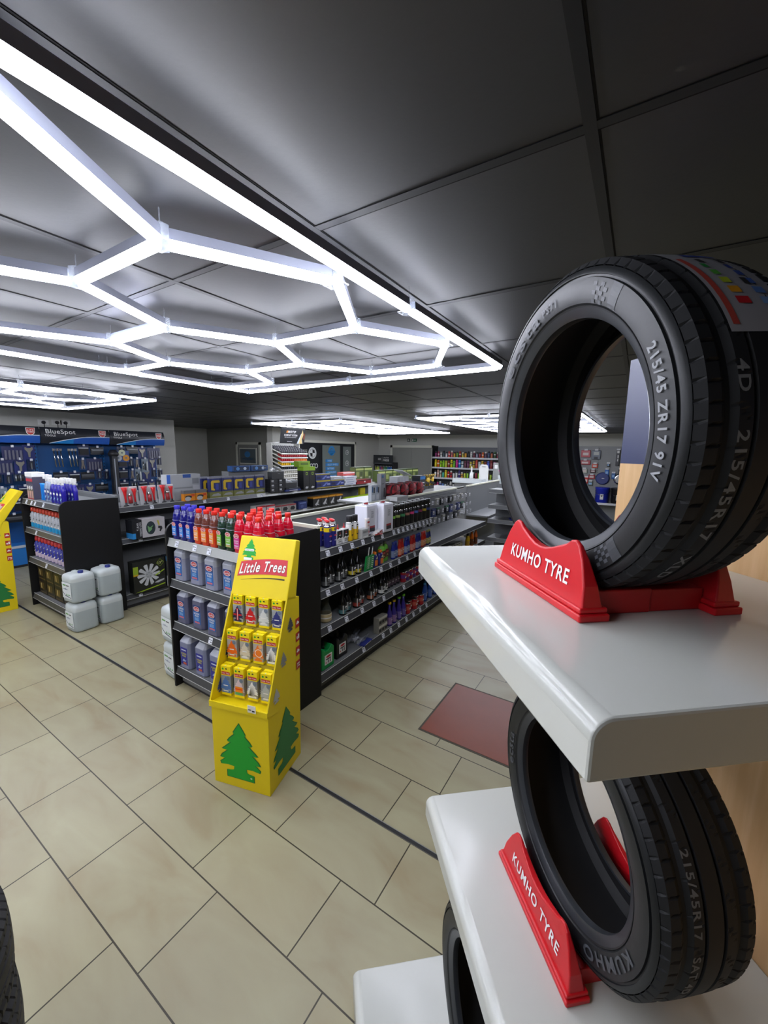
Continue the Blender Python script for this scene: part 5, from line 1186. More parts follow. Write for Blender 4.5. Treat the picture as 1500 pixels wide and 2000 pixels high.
for k in range(4): s5('wht', carton(.40, .15, .045, '#c3c7d0', lambda m, y: m.rect(-.15, .1, .015, .03, y, M('#8f98b0', .5)), name='folded_cover'), 'white folded pack, %s from the bottom of the small white pile' % ORD[k], 'pack', 6.85 + .03 * (k % 2), A0 + .046 * k, X5, 'pile of white packs')
s5('rdw', carton(.42, .16, .07, '#c0504c', lambda m, y: m.rect(-.2, .2, .045, .069, y, M('#d8d3d3', .5))), 'red carton with pale lid lying behind the white packs', 'carton', 7.0, A0 + .19, X5 - .16)
s5('rds', carton(.55, .16, .09, '#8c1c22', lambda m, y: (m.rect(.0, .05, .03, .06, y, WHITE), m.rect(-.25, .25, .07, .089, y, M('#2a1416', .5)))), 'dark red carton before the green cartons', 'carton', 7.35, A0, X5)
cam_ = carton(.33, .15, .27, '#5b6b3a', lambda m, y: (m.rect(-.165, .165, .20, .235, y, M('#a9b46a', .5)), m.rect(-.13, -.02, .05, .16, y, M('#8a9656', .5)), m.rect(.02, .12, .07, .16, y, M('#3b4a2a', .5)), m.oval(.06, .03, .04, .02, y - .001, M('#a9ad98', .5)), m.rect(-.165, -.15, 0, .27, y - .001, M('#2c3524', .5))), top=(.92, '#3c4a2c'), name='cover_carton')
for k in range(8): s5('cam', cam_, 'olive green carton, %s from the left in the long row' % ORD[k], 'carton', 7.42 + .345 * k, A0 if k > 1 else A0 + .09, X5 - .17 if k < 2 else X5 - .02, 'olive green cartons')
# second shelf
B0, B1 = .898, .938
def slock():
    r = root('steering_lock_carton'); m = MB(); m.box(-.20, .20, -.16, 0, 0, .235, M('#17191e', .45)); m.box(-.085, .2005, -.1605, .001, .001, .2355, M('#b5b2b5', .45)); m.box(-.2008, -.165, -.161, 0, 0, .07, M('#2a86c8', .45)); m.build('box_body', r)
    m = MB(); y = -.162; m.oval(.02, .115, .058, .085, y, M('#2e3a40', .4)); m.flat([(-.01, .06), (.03, .09), (.05, .15), (.01, .12), (-.02, .15)], y - .001, M('#6fa06a', .5)); m.flat([(.02, .12), (.06, .13), (.05, .10)], y - .001, INK)
    m.flat([(.10, .20), (.12, .205), (.135, .14), (.12, .13)], y, M('#b8a83a', .5)); m.flat([(.115, .13), (.16, .12), (.165, .09), (.14, .05), (.125, .06), (.135, .09), (.11, .10)], y, INK)
    F = T(-.125, 0, .115) @ RY(-PI / 2) ; m.text('T-BAR', .035, .012, .022, y, M('#c9cbd0', .5), F, bold=.02); m.text('STEERING LOCK', 0, -.02, .022, y, M('#c9cbd0', .5), F, bold=.02, fit=.18)
    m.build('front_print', r); return r
s5('slk', slock, 'black and white T-bar steering lock carton on the second shelf', 'carton', 2.62, B0, X5)
s5('slk2', carton(.26, .14, .17, '#1a1c22', lambda m, y: (m.flat([(-.05, .0), (-.02, .0), (.0, .16), (-.04, .16)], y, M('#2a86c8', .45)), m.rect(-.12, -.06, .02, .15, y, M('#2a2c34', .5)))), 'black carton with blue stripe beside the steering lock carton', 'carton', 3.02, B0, X5)
rw = carton(.20, .14, .16, '#c9c5c5', lambda m, y: (m.rect(-.10, .10, .13, .16, y, M('#b02a34', .45)), m.flat([(-.06, .02), (.04, .02), (.06, .07), (.0, .11), (-.06, .09)], y - .001, M('#2b3044', .5)), m.rect(-.10, -.085, 0, .16, y, M('#8c1c26', .5))), name='phone_holder_carton')
for k in range(2): s5('rw', rw, '%s white and red carton with dark device picture, second shelf' % ('left', 'right')[k], 'carton', 4.43 + .205 * k, B1, X5, 'white and red cartons')
gw = carton(.17, .13, .125, '#a9a5a0', lambda m, y: (m.rect(-.085, .085, .10, .124, y, M('#a03a40', .45)), m.flat([(-.05, .02), (.03, .015), (.06, .05), (.03, .085), (-.04, .08), (-.06, .05)], y - .001, M('#26282c', .5))), name='speaker_carton')
for k in range(3): s5('gw', gw, 'grey carton with dark round device picture, %s from left' % ORD[k], 'carton', 4.80 + .18 * k, B1, X5, 'grey device cartons')
s5('bl2', carton(.22, .13, .14, '#2b3a72', lambda m, y: (m.rect(-.08, .08, .10, .12, y, M('#6f80b8', .5)), m.oval(-.02, .05, .04, .03, y, M('#46558c', .5)))), 'dark blue carton between the grey and the orange-topped cartons', 'carton', 5.42, B1, X5)
ob = carton(.215, .15, .185, '#1a1a1c', lambda m, y: (m.flat([(-.03, .02), (.02, .05), (.06, .13), (.03, .14), (-.01, .09), (-.06, .05)], y - .001, M('#b8babc', .4)), m.flat([(.01, .06), (.05, .05), (.055, .03), (.0, .04)], y - .001, M('#b8babc', .4))), top=(.86, '#c98a1c'), name='gauge_carton')
for k in range(4): s5('ob', ob, 'black carton with orange top and silver tool picture, %s from left' % ORD[k], 'carton', 5.79 + .23 * k, B1, X5, 'orange-topped black cartons')
lb = carton(.36, .16, .085, '#1c1f1a', lambda m, y: (m.ring(.05, .04, .02, .028, y, M('#c9d8a0', .5)), m.rect(.0, .03, .03, .05, y, M('#c9d8a0', .5))), top=(.72, '#a8c81c'), name='inflator_carton')
for k in range(4): s5('limelow', lb, 'low black carton with lime top, %s from left' % ORD[k], 'carton', 6.88 + .375 * k, B1, X5, 'lime-topped low cartons')
s5('yel', carton(.20, .06, .22, '#c9b81c', None), 'plain yellow carton behind the lime-topped low cartons', 'carton', 7.72, B1, X5 - .2)
# bottom shelf : wheel trims
def trim(kind):
    def f():
        r = root('wheel_trim_carton'); m = MB(); m.box(-.20, .20, -.12, 0, 0, .41, M('#1c1e1a' if kind == 0 else '#20262c', .45)); m.build('box_body', r)
        m = MB(); y = -.1215
        if kind == 0:
            for q in range(10):
                a = 2 * PI * q / 10; c, s = math.cos(a), math.sin(a); F = T(-.01, 0, .215) @ RY(-a)
                m.flat([(.03, -.012), (.135, -.028), (.145, 0), (.135, .022), (.03, .012)], y, M('#c3c6c8', .3), F)
            m.oval(-.01, .215, .045, .045, y - .001, M('#a9acae', .3)); 
            for q in range(5): a = 2 * PI * q / 5 + .3; m.oval(-.01 + .028 * math.cos(a), .215 + .028 * math.sin(a), .006, .006, y - .002, M('#6f7274', .3), n=8)
            m.flat([(.02, .07), (.06, .12), (.12, .15), (.19, .16), (.19, .08), (.1, .045)], y - .0015, M('#2a2c2e', .3)); m.flat([(.05, .09), (.10, .11), (.18, .12), (.18, .10), (.1, .08)], y - .002, M('#b9bcbe', .3))
            m.flat([(-.19, .015), (.19, .06), (.19, .045), (-.10, .012)], y - .001, M('#9ab82a', .45)); m.flat([(.06, .19), (.19, .25), (.19, .235), (.08, .18)], y - .001, M('#9ab82a', .45))
            m.rect(-.20, -.14, .25, .35, y - .001, M('#8fa82a', .45)); m.rect(-.20, -.14, .23, .25, y - .001, M('#c9a01c', .45)); m.text('13"', .14, .345, .03, y - .001, M('#c9cf7a', .5), bold=.03); m.ring(.14, .345, .048, .052, y - .001, M('#9ab82a', .45), n=4)
        else:
            m.rect(-.20, .20, .345, .41, y, M('#2a8ac8', .45)); m.text('WHEEL', -.05, .285, .045, y - .001, WHITE, bold=.03); m.rect(-.20, .20, 0, .14, y, M('#c9cbcc', .45)); m.oval(.0, .15, .13, .11, y - .001, M('#b9bcbe', .35)); m.oval(.0, .15, .05, .045, y - .002, M('#8a8c8e', .35)); m.rect(-.17, -.09, .03, .065, y - .001, M('#2a6aa8', .5)); m.rect(-.07, .0, .03, .065, y - .001, M('#2a6aa8', .5))
        m.build('front_print', r); return r
    return f
s5('tr0', trim(0), 'black 13 inch wheel trim carton with silver wheel, bottom shelf', 'carton', 2.61, .181, X5 - .01)
s5('tr1', trim(1), 'wheel trim carton with blue band, bottom shelf', 'carton', 3.03, .181, X5 - .01)
s5('tr0', trim(0), 'second black wheel trim carton, half hidden behind the screenwash unit', 'carton', 3.46, .181, X5 - .01)
# ================================================================ BLUE TOOL WALL
bl_d = M('#10377a', .5); bl_m = M('#14508c', .5)
FX = -8.60
segs = [(.55, 1.62), (1.63, 2.665), (2.675, 3.72), (3.73, 4.77)]
for k, (y0, y1) in enumerate(segs):
    cy, L = (y0 + y1) / 2, y1 - y0
    nm = ('cut by the left edge', 'nearest the left edge, behind the yellow stand', 'in the middle', 'at the right end')[k]
    r = thing('tool_display_bay', 'blue pegboard tool bay with printed header, ' + nm, 'shelving unit', (FX, cy, 0), R90)
    MB().box(-L / 2, L / 2, .34, .36, .12, 2.08, bl_m).build('pegboard', r)
    m = MB()
    for s in (-1, 1):
        m.box(s * (L / 2 - .02) - .02, s * (L / 2 - .02) + .02, .33, .345, .12, 2.08, M('#1f6fb8', .5))
        for q in range(30): m.box(s * (L / 2 - .02) - .006, s * (L / 2 - .02) + .006, .325, .331, .2 + .062 * q, .225 + .062 * q, INK)
    m.build('slotted_upright', r)
    MB().box(-L / 2, L / 2, 0, .36, .0, .04, INK).box(-L / 2, L / 2, -.0, .36, .04, .36, M('#1f6fb8', .5)).box(-L / 2, L / 2, -.01, .0, .33, .37, M('#b9c3cc', .4)).build('base_box', r)
    m = MB(); n = 8; P = []
    for i in range(n + 1): u = i / n; P.append((-.02 - .035 * math.sin(PI * u), 2.065 + .275 * u))
    vs = [(-L / 2, y, z) for y, z in P] + [(L / 2, y, z) for y, z in P]; fs = [(i, i + n + 1, i + n + 2, i + 1) for i in range(n)]
    m.add(vs, fs, M('#23262e', .35), None, True)
    m.add([(-L / 2, .34, 2.065), (L / 2, .34, 2.065), (L / 2, -.02, 2.065), (-L / 2, -.02, 2.065)], [(0, 1, 2, 3)], bl_d); m.add([(-L / 2, .34, 2.34), (L / 2, .34, 2.34), (L / 2, -.02, 2.34), (-L / 2, -.02, 2.34)], [(3, 2, 1, 0)], bl_d)
    m.add([(L / 2, -.02, 2.065), (L / 2, -.055, 2.2), (L / 2, -.02, 2.34), (L / 2, .34, 2.34), (L / 2, .34, 2.065)], [(0, 1, 2, 3, 4)], bl_d)
    hd = m.build('header', r)
    g = MB()
    def yz(z, d=.002): u = (z - 2.065) / .275; return -.02 - .035 * math.sin(PI * u) - d
    N = 24; vs = []; v2 = []
    for i in range(N + 1):
        x = -L / 2 + .12 + (L - .12) * i / N; u = i / N; zt = 2.067 + .125 * math.sin(min(1, u * 1.25) * PI / 2)
        for q in range(5): z = 2.066 + (zt - 2.066) * q / 4; vs.append((x, yz(z), z))
        v2 += [(x, yz(zt, .003), zt - .001), (x, yz(zt, .003), zt + .009)]
    g.add(vs, [(5 * i + q, 5 * i + 5 + q, 5 * i + 6 + q, 5 * i + 1 + q) for i in range(N) for q in range(4)], [M('#1f7fc8', .4) if i < 9 else M('#2458b0', .4) for i in range(N) for q in range(4)], None, True)
    g.add(v2, [(2 * i, 2 * i + 2, 2 * i + 3, 2 * i + 1) for i in range(N)], M('#dfe8f2', .5))
    tv, tf, tw = text2d('BlueSpot', .008); kk = .43 / tw; g.add([(-L / 2 + .29 + a * kk, yz(2.272 + b * .072, .004), 2.272 + b * .072) for a, b in tv], tf, WHITE)
    tv, tf, tw = text2d('TOOLS', .008); kk = .15 / tw; g.add([(-L / 2 + .13 + a * kk, yz(2.200 + b * .030, .004), 2.200 + b * .030) for a, b in tv], tf, WHITE)
    sx_ = L / 2 - .12
    for sc, mt, d in ((1, WHITE, .005), (.86, M('#c2352c', .5), .0065)):
        g.add([(sx_ + a * .062 * sc, yz(2.255, d) - .002, 2.255 + b * .062 * sc) for a, b in ((-1, 1), (1, 1), (.9, -.3), (.55, -.8), (0, -1), (-.55, -.8), (-.9, -.3))], [tuple(reversed(range(7)))], mt)
    for tx, zz in (('LIFE', 2.278), ('TIME', 2.248)):
        tv, tf, tw = text2d(tx, .03); g.add([(sx_ + a * .085 / tw, yz(2.255, .0085) - .002, zz + b * .022) for a, b in tv], tf, WHITE)
    g.build('header_print', hd)
# hanging tools
def tpack(kind):
    def f():
        r = root('tool_pack'); w, h = ((.16, .24), (.11, .20), (.26, .24), (.10, .16), (.15, .15), (.13, .28), (.22, .14), (.18, .20))[kind]
        m = MB(); m.box(-w / 2, w / 2, -.006, 0, -h, 0, M(('#262f66', '#28406a', '#2c3058', '#1c2748', '#26334f', '#7c8a96', '#1c2026', '#1f2a50')[kind], .3)); m.build('backing_card', r)
        q = MB(); y = -.02; st = M('#9aa0a6', .25, .6); dk = M('#26282c', .4)
        if kind == 0: q.prism([(-.012, -.20), (.012, -.20), (.018, -.12), (.055, -.07), (.05, -.03), (.02, -.05), (-.02, -.05), (-.05, -.03), (-.055, -.07), (-.018, -.12)], y, -.006, M('#8d8a80', .3, .4))
        elif kind == 1: q.prism([(-.03, -.17), (-.012, -.18), (.0, -.11), (.012, -.18), (.03, -.17), (.016, -.08), (.02, -.03), (0, -.02), (-.02, -.03), (-.016, -.08)], y, -.006, M('#7d746a', .35, .3))
        elif kind == 2:
            for a in range(5): q.box(-.10 + .048 * a, -.075 + .048 * a, y, -.006, -.21, -.06, M('#6a6a78', .35, .3))
        elif kind == 3: q.box(-.02, .02, y, -.006, -.13, -.03, dk); q.box(-.006, .006, y - .005, -.006, -.15, -.05, st)
        elif kind == 4:
            for a in range(4): q.lathe([(.012, -.14), (.012, -.04)], (st, dk)[a % 2], 8, T(-.045 + .03 * a, -.015, 0))
        elif kind == 5: q.tube([(-.035, -.015, -.06), (-.04, -.015, -.22)], .010, CHROME); q.tube([(.035, -.015, -.06), (.035, -.015, -.25)], .010, WHITE); q.tube([(0, -.015, -.10), (0, -.015, -.24)], .008, dk)
        elif kind == 6: q.box(-.10, .10, y, -.006, -.10, -.04, M('#3a3c40', .4)); q.box(-.10, .10, y - .003, -.006, -.06, -.05, st)
        else: q.box(-.07, .07, y, -.006, -.17, -.06, M('#101114', .4)); q.box(-.075, .075, y, -.006, -.055, -.04, M('#b8bcc0', .4))
        q.build('tool', r)
        m = MB(); m.tube([(0, .30, .012), (0, -.03, .012)], .004, CHROME); m.box(-.018, .018, -.036, -.034, -.012, .026, M('#c9ccd2', .5)); m.build('hook_and_ticket', r)
        return r
    return f
random.seed(21); names = ['steel clamp', 'pliers', 'chisel set', 'blade', 'socket set', 'long bar set', 'saw', 'boxed tool']
rowsz = [2.02, 1.80, 1.57, 1.34, 1.11, .88]
bayn = ['left-cut', 'left', 'middle', 'right']
for b, (y0, y1) in enumerate(segs):
    for q, z in enumerate(rowsz):
        y = y0 + .14; c = 0
        while y < y1 - .06:
            k = random.choice([0, 1, 2, 3, 4, 5, 6, 7]) if b else random.choice([0, 1, 4])
            w = (.16, .11, .26, .10, .15, .13, .22, .18)[k]
            if y + w > y1 - .03:
                k = 3; w = .10
                if y + w > y1 - .02: break
            if b == 2 and q == 0 and y < 3.22 and y + w > 2.78: y = 3.23; continue
            if b == 2 and q == 1 and y < 3.22 and y + w > 2.78: y = 3.23; continue
            inst('tp%d' % k, tpack(k), '%s pack, %s blue bay, %s row from top, %s from left' % (names[k], bayn[b], ORD[q], ORD[c]), 'tool pack', (FX - .03 - random.uniform(0, .04), y + w / 2, z + random.uniform(-.02, .02)), R90, 'hanging tool packs on the blue wall')
            y += w + random.uniform(.005, .02); c += 1
def spanner():
    r = root('podger_bar'); m = MB(); m.tube([(0, -.01, 0), (.01, -.01, -.16), (.02, -.012, -.30)], .010, CHROME); m.box(-.02, .02, -.022, 0, -.02, .02, CHROME); m.build('bar', r); return r
for k in range(6): inst('span', spanner, 'long bright chrome bar, %s from left, top of the middle blue bay' % ORD[k], 'hand tool', (FX + .005, 2.84 + .05 * k + (.07 if k > 2 else 0), 1.96), R90, 'chrome bars on the blue wall')
t = thing('abrasive_disc_pack', 'pack of three round discs, two white and one orange', 'disc pack', (FX + .01, 3.93, 1.93), R90)
m = MB(); m.box(-.13, .13, -.004, 0, -.20, .02, M('#2a4a8c', .3)); m.build('backing_card', t)
m = MB(); 
for x, z, c in ((.0, -.02, '#c9d0b0'), (-.07, -.12, '#c3c8ce'), (.07, -.12, '#d8952c')): m.lathe([(.062, 0), (.062, .006)], M(c, .5), 20, T(x, -.006, z) @ RX(PI / 2)); m.oval(x, z, .02, .015, -.0135, M('#5a6a7a', .5), n=9)
m.build('disc', t)
t = thing('trolley_jack_handle', 'tall black and steel stand between the middle and right blue bays', 'tool', (FX + .10, 3.74, 1.05), R90)
m = MB(); m.box(-.05, .05, -.05, .05, -.05, .80, M('#23252a', .35)); m.box(-.02, .0, -.054, -.05, 0, .75, M('#9aa0aa', .3)); m.build('mast', t); m = MB(); m.lathe([(.08, 0), (.09, .05), (.05, .12)], INK, 12, T(0, 0, .80)); m.build('head', t)
# ================================================================ TOUCH-UP PAINT RACK WITH SIGN
t = thing('paint_pen_rack', 'white tiered rack of coloured caps beyond the left gondola, before the black shop front', 'display rack', (-7.0, 7.05, 0), R90)
MB().box(-.46, .46, .0, .50, 0, 1.30, M('#8d8f8c', .5)).build('cabinet', t)
m = MB(); m.box(-.46, -.44, .30, .50, 1.3, 2.17, M('#c3c3bc', .4)); m.box(.44, .46, .30, .50, 1.3, 2.17, M('#c3c3bc', .4)); m.box(-.46, .46, .485, .50, 1.3, 2.17, M('#b8b9b4', .4)); m.build('rack_frame', t)
tiers = ['#3c3a40', '#9c1c26', '#b8242a', '#e0a81c', '#26282e', '#c9c5b8', '#d0ccc0', '#c3bfb2']
alt = {3: ['#e8b81c', '#e8b81c', '#58a838', '#2c8a48', '#2a2c30', '#2a2c30'], 2: ['#b8242a', '#b8242a', '#c8302a', '#d8682a', '#e07a2a', '#e07a2a']}
for k in range(8):
    z = 1.93 - .095 * k; m = MB()
    m.add([(-.44, .0, z), (.44, .0, z), (.44, .46, z + .16), (-.44, .46, z + .16), (-.44, .0, z - .018), (.44, .0, z - .018), (.44, .46, z + .142), (-.44, .46, z + .142)], [(0, 1, 2, 3), (7, 6, 5, 4), (4, 5, 1, 0), (5, 6, 2, 1), (7, 4, 0, 3)], M('#d3d3ca', .4)); o = m.build('tier', t)
    m = MB()
    for c in range(14):
        cc = alt[k][c * 6 // 14] if k in alt else tiers[k]
        for q in range(3 if k else 8):
            yy = .03 + .052 * q; zz = z + yy * .348
            m.lathe([(.022, 0), (.024, .03), (.018, .048)], M(cc if (q == 0 or k) else ('#3c3a40', '#55565c', '#2b2b30')[(c + q) % 3], .35), 8, T(-.40 + .0615 * c, yy, zz + .002))
    m.build('paint_cap', o)['kind'] = 'stuff'
t2 = thing('hanging_sign', 'dark tilted advertising sign above the white tiered rack', 'sign', (-7.0, 7.05, 2.17), R90)
F = T(0, .10, 0) @ RX(.18); m = MB(); m.box(-.40, .40, -.01, .0, .0, .36, M('#202226', .35), F); m.build('sign_board', t2)
m = MB(); y = -.0115
m.text('MOTIP', -.05, .275, .05, y, WHITE, F, bold=.03, shear=.2); m.flat([(-.24, .25), (-.19, .25), (-.16, .30), (-.22, .30)], y, M('#e08a2a', .5), F); m.text('KOMPAKT SYSTEM', -.08, .195, .042, y, WHITE, F, bold=.02, fit=.42); m.text('FOR PAINTING AND REPAIR', -.08, .145, .022, y, WHITE, F, fit=.38); m.rect(-.18, -.02, .045, .055, y, M('#b8babc', .5), F)
m.flat([(.14, .0), (.26, .25), (.30, .12), (.34, .0)], y - .0005, M('#b8c6d8', .5), F); m.flat([(.20, .0), (.27, .25), (.30, .34), (.34, .22), (.30, .10), (.33, .0)], y - .001, M('#c9b27a', .5), F); m.oval(.37, .18, .025, .08, y, M('#7a3a22', .5), F)
m.build('sign_print', t2); m = MB(); m.tube([(-.38, .11, .02), (-.44, .30, -.02)], .006, WHITE); m.tube([(.3, .11, .02), (.44, .32, -.02)], .006, WHITE); m.tube([(-.39, .09, .02), (-.46, .49, -.0)], .005, WHITE); m.build('sign_strut', t2)
# ================================================================ FAR WALL
def af():
    t = thing('car_care_display', 'black car care display stand with header in the far left corner', 'display stand', (-8.63, 13.55, 0))
    m = MB(); m.box(-.44, .46, .0, .38, 0, .95, INK); m.box(-.44, -.40, 0, .38, .95, 1.58, INK); m.box(.42, .46, 0, .38, .95, 1.58, INK); m.box(-.44, .46, .34, .38, .95, 1.58, M('#2b2d32', .5)); m.box(-.42, .44, .02, .36, 1.20, 1.22, INK); m.build('cabinet', t, bev=.01)
    m = MB(); m.box(-.48, .42, .02, .05, 1.50, 1.86, M('#2c2f33', .4)); m.box(-.40, .40, -.02, .02, 1.50, 1.55, M('#4a4d52', .4)); o = m.build('header', t)
    m = MB(); y = .018; m.text('FINESSE', .12, 1.66, .075, y, WHITE, bold=.03, fit=.27); m.text('AUTO', .12, 1.76, .05, y, WHITE, bold=.0, fit=.24); m.rect(-.07, -.065, 1.60, 1.80, y, WHITE)
    for a in range(8): m.ring(-.22 + .035 * (a % 4) - .02, 1.68 + .05 * (a // 4), .010, .018, y, WHITE, n=8)
    m.build('header_lettering', o)
af()
afc = ['#b8c83a', '#c8c04a', '#a8c84a', '#6a4a86', '#a83a5a', '#6a6a4a', '#3a8a6a', '#3a8a4a', '#3a7ab8', '#2a5aa8', '#4a8ad0']
for k in range(11): inst(('af', k), bottle(afc[k], '#b8bcb8', afc[k], .030, .13, .20, .013, name='car_care_bottle'), 'small bottle on the far black display, %s from the left' % ORD[k], 'bottle', (-9.03 + .073 * k, 13.62, 1.22), 0, 'bottles on the far black display')
# big shelving unit
t = thing('bottle_shelving_unit', 'dark grey wall shelving of bottles on the back wall, right of the doors', 'shelving unit', (-5.0, 13.5, 0))
end_panel(t, -1.46, 0, .49, 2.24)
MB().box(-1.47, 2.3, .46, .48, 0, 2.20, M('#595c60', .5)).build('back_panel', t)
sz = (1.84, 1.475, 1.10, .70)
for z in sz: shelf(t, -1.45, 2.3, 0, .46, z, M('#c9cbce', .4), board=M('#4a4c4f', .5), lh=.05)
random.seed(9)
far_p = [['#8c2f6a', '#a83a5a', '#e0e0dc', '#3a4a50', '#c9c5c9', '#c04a4a', '#d86a6a', '#d8a02a', '#6a9a3a', '#b03a2a', '#c8c04a', '#d89a2a', '#26282c', '#c9c9c5', '#7a3a4a', '#8a8ca0', '#a83a4a', '#d8682a', '#6a4a6a', '#3a4a6a', '#a85a3a', '#3a5a3a', '#8a2a3a', '#a03a4a', '#6a5a9a', '#b8a84a', '#7a6a9a'],
         ['#d8c81c', '#d86a1c', '#9ac81c', '#8ac82a', '#c8c83a', '#8a3a2a', '#d8c81c', '#6ab83a', '#c82a8a', '#2a7ac8', '#c9d8d8', '#6a3a4a', '#6a3a5a', '#c8b84a', '#b8a03a', '#c04a3a', '#c9d8d8', '#c8a83a', '#a04a2a', '#5a6ac8', '#8a3a3a', '#9a3a7a', '#8a4a3a', '#7a2a4a', '#c8b03a', '#b85a2a', '#6a6a6a'],
         ['#d8d8d4', '#d0a89a', '#c9b89a', '#4ab8a0', '#d8c81c', '#c82a2a', '#b8202a', '#d8d8d8', '#e0e0dc', '#4a3a8a', '#d8a04a', '#c8d82a', '#8ac82a', '#5ab8c8', '#6a3a3a', '#9a2a3a', '#8ac81c', '#5a5a6a', '#c83a2a', '#c8a84a', '#a8c83a', '#8aa83a', '#c9c9c5', '#b0b0b0', '#8a8a8a', '#c83a4a', '#d8c8a0'],
         ['#8a3a4a', '#c83a7a', '#6a7ac8', '#5a8ad0', '#c9d8e0', '#3a3a3a', '#d8d8d4', '#c9c9c5']]
for q, z in enumerate(sz):
    for k, c in enumerate(far_p[q]):
        hh = (.20, .25, .24, .22)[q] * random.uniform(.82, 1.1); v = k % 4
        inst(('fp', c, v), can(c, ('#26262a', c, '#e0e0dc', '#26262a')[v] if q != 1 else c, (None, '#e0e0dc', '#26282c', None)[v], .036 if q != 1 else .042, hh * .8, hh * .2 + .012, name='bottle'), '%s bottle on the back wall unit, %s shelf from top, %s from left' % (('small', 'bright', 'mixed', 'lower')[q], ORD[q], ORD[k]), 'bottle', (-6.34 + .104 * k, 13.57, z + .002), 0, 'bottles on the back wall unit')
for k in range(6): inst('gpk2', carton(.12, .10, .22, '#7fb86a', lambda m, y: (m.rect(-.05, .05, .03, .10, y, M('#d8e8d0', .5)), m.rect(-.05, .05, .14, .19, y, M('#4a8a3a', .5)))), 'green and white bottle pack at the right end, top shelf, %s' % ORD[k], 'pack', (-3.50 + .13 * k, 13.62, 1.842), 0, 'green packs on the back wall unit')
# pegboard with hanging goods and buckets, seen through the upper tyre
t = thing('display_pegboard', 'grey wall pegboard with shelf, seen through the upper tyre', 'pegboard', (-.7, 13.98, 0))
m = MB(); m.box(-1.9, 1.6, -.03, 0, 0, 2.27, M('#8a8c8c', .5)); m.build('board', t)
m = MB(); 
for x in (-.36, .55): 
    for q in range(34): m.box(x - .006, x + .006, -.034, -.03, .15 + .062 * q, .175 + .062 * q, INK)
m.build('slot_row', t); shelf(t, -1.9, 1.6, -.42, -.03, .585, M('#c9cbce', .4), board=M('#b0b2b2', .4))
pg = [(-1.42, 2.17, .26, .24, '#b02a34', 'large red pack'), (-1.42, 1.86, .30, .16, '#a8303a', 'flat red pack'), (-1.13, 2.17, .24, .30, '#5a6472', 'grey and blue tester'), (-1.14, 1.76, .16, .15, '#c8452c', 'orange-red pack'), (-1.42, 1.60, .16, .16, '#b9bcb0', 'white round pack'), (-1.18, 1.58, .16, .12, '#4a1c22', 'dark red pack'), (-1.20, 1.42, .18, .15, '#a02a34', 'red pack'), (-1.44, 1.34, .09, .22, '#b02a2a', 'narrow red pack'), (-1.34, 1.34, .10, .22, '#c02a24', 'narrow bright red pack'), (-1.22, 1.22, .14, .16, '#5f6a66', 'small grey pack'),
      (-.55, 2.19, .10, .50, '#26262a', 'long black and white brush'), (-.78, 1.78, .08, .12, '#3a3c40', 'small black and white tag'), (-.80, 1.60, .11, .20, '#1f6ac0', 'blue brush'), (-.62, 1.50, .10, .20, '#2560a0', 'blue and black brush'), (-.44, 1.62, .12, .24, '#1c1c20', 'black brush'), (-.30, 2.19, .10, .30, '#b8a02a', 'yellow and black pack'), (-.28, 1.9, .16, .30, '#1c1c20', 'black hose loop')]
for k, (x, z, w, h, c, nm) in enumerate(pg):
    r = thing('hanging_pack', nm + ' hanging on the grey pegboard behind the upper tyre', 'pack', (x, 13.93, z))
    m = MB(); m.box(-w / 2, w / 2, -.04, 0, -h, -.02, M(c, .35)); m.build('pack_body', r, bev=.012)
    m = MB(); m.box(-.045, .045, -.05, -.046, -.03, .015, M('#d8dadc', .5)); m.build('price_ticket', r)
    q = MB()
    if k == 2: q.box(-.07, .07, -.055, -.04, -.17, -.07, M('#b9bdb8', .5)); q.box(-.05, .05, -.06, -.05, -.29, -.22, INK)
    elif k == 10: q.box(-.03, .03, -.05, -.04, -.12, -.05, WHITE); q.box(-.008, .014, -.05, -.04, -.26, -.18, WHITE); q.box(-.01, .012, -.05, -.04, -.36, -.29, WHITE)
    else: q.box(-w * .3, w * .3, -.043, -.04, -h * .75, -h * .4, M('#d8c8c4' if k < 9 else '#8fb8e0', .5))
    q.build('print', r)
def pad():
    r = root('wheel_brush_pad'); MB().lathe([(.18, 0), (.19, .02), (.16, .05)], M('#3f4a86', .5, alpha=.9), 24, RX(PI / 2)).build('pad_disc', r); MB().box(-.02, .05, -.055, -.05, -.005, .012, WHITE).build('tag', r); return r
inst('pad1', pad, 'round translucent blue pad above the blue bucket', 'pad', (-.90, 13.93, 1.30), 0)
inst('pad2', can('#3a3d42', None, None, .17, .03, .0, name='grit_guard'), 'round dark grey guard above the black bucket', 'guard', (-.44, 13.93, 1.30), 0).rotation_euler = (PI / 2, 0, 0)
def bucket(c):
    def f():
        r = root('bucket'); MB().lathe([(.165, 0), (.175, .01), (.185, .40), (.195, .405), (.195, .44), (.19, .445)], M(c, .3), 26).build('bucket_body', r)
        MB().lathe([(.198, .43), (.198, .455), (.19, .46)], M(c, .35), 26).build('lid', r)
        MB().tube([(.19 * math.cos(a), -abs(.20 * math.sin(a)) - .005, .36 - .13 * math.sin(a)) for a in [PI * i / 10 for i in range(11)]], .005, CHROME).build('handle', r)
        m = MB(); m.box(-.04, .05, -.186, -.180, .10, .26, WHITE); m.flat([(-.02, .2), (.01, .23), (.03, .2), (.0, .18)], -.187, INK); m.build('label', r); return r
    return f
inst('bk1', bucket('#1c2fb8'), 'blue bucket with white label on the pegboard shelf behind the tyre', 'bucket', (-.86, 13.74, .587), 0)
inst('bk2', bucket('#1a1a1c'), 'black bucket with wire handle beside the blue bucket', 'bucket', (-.44, 13.74, .587), 0)
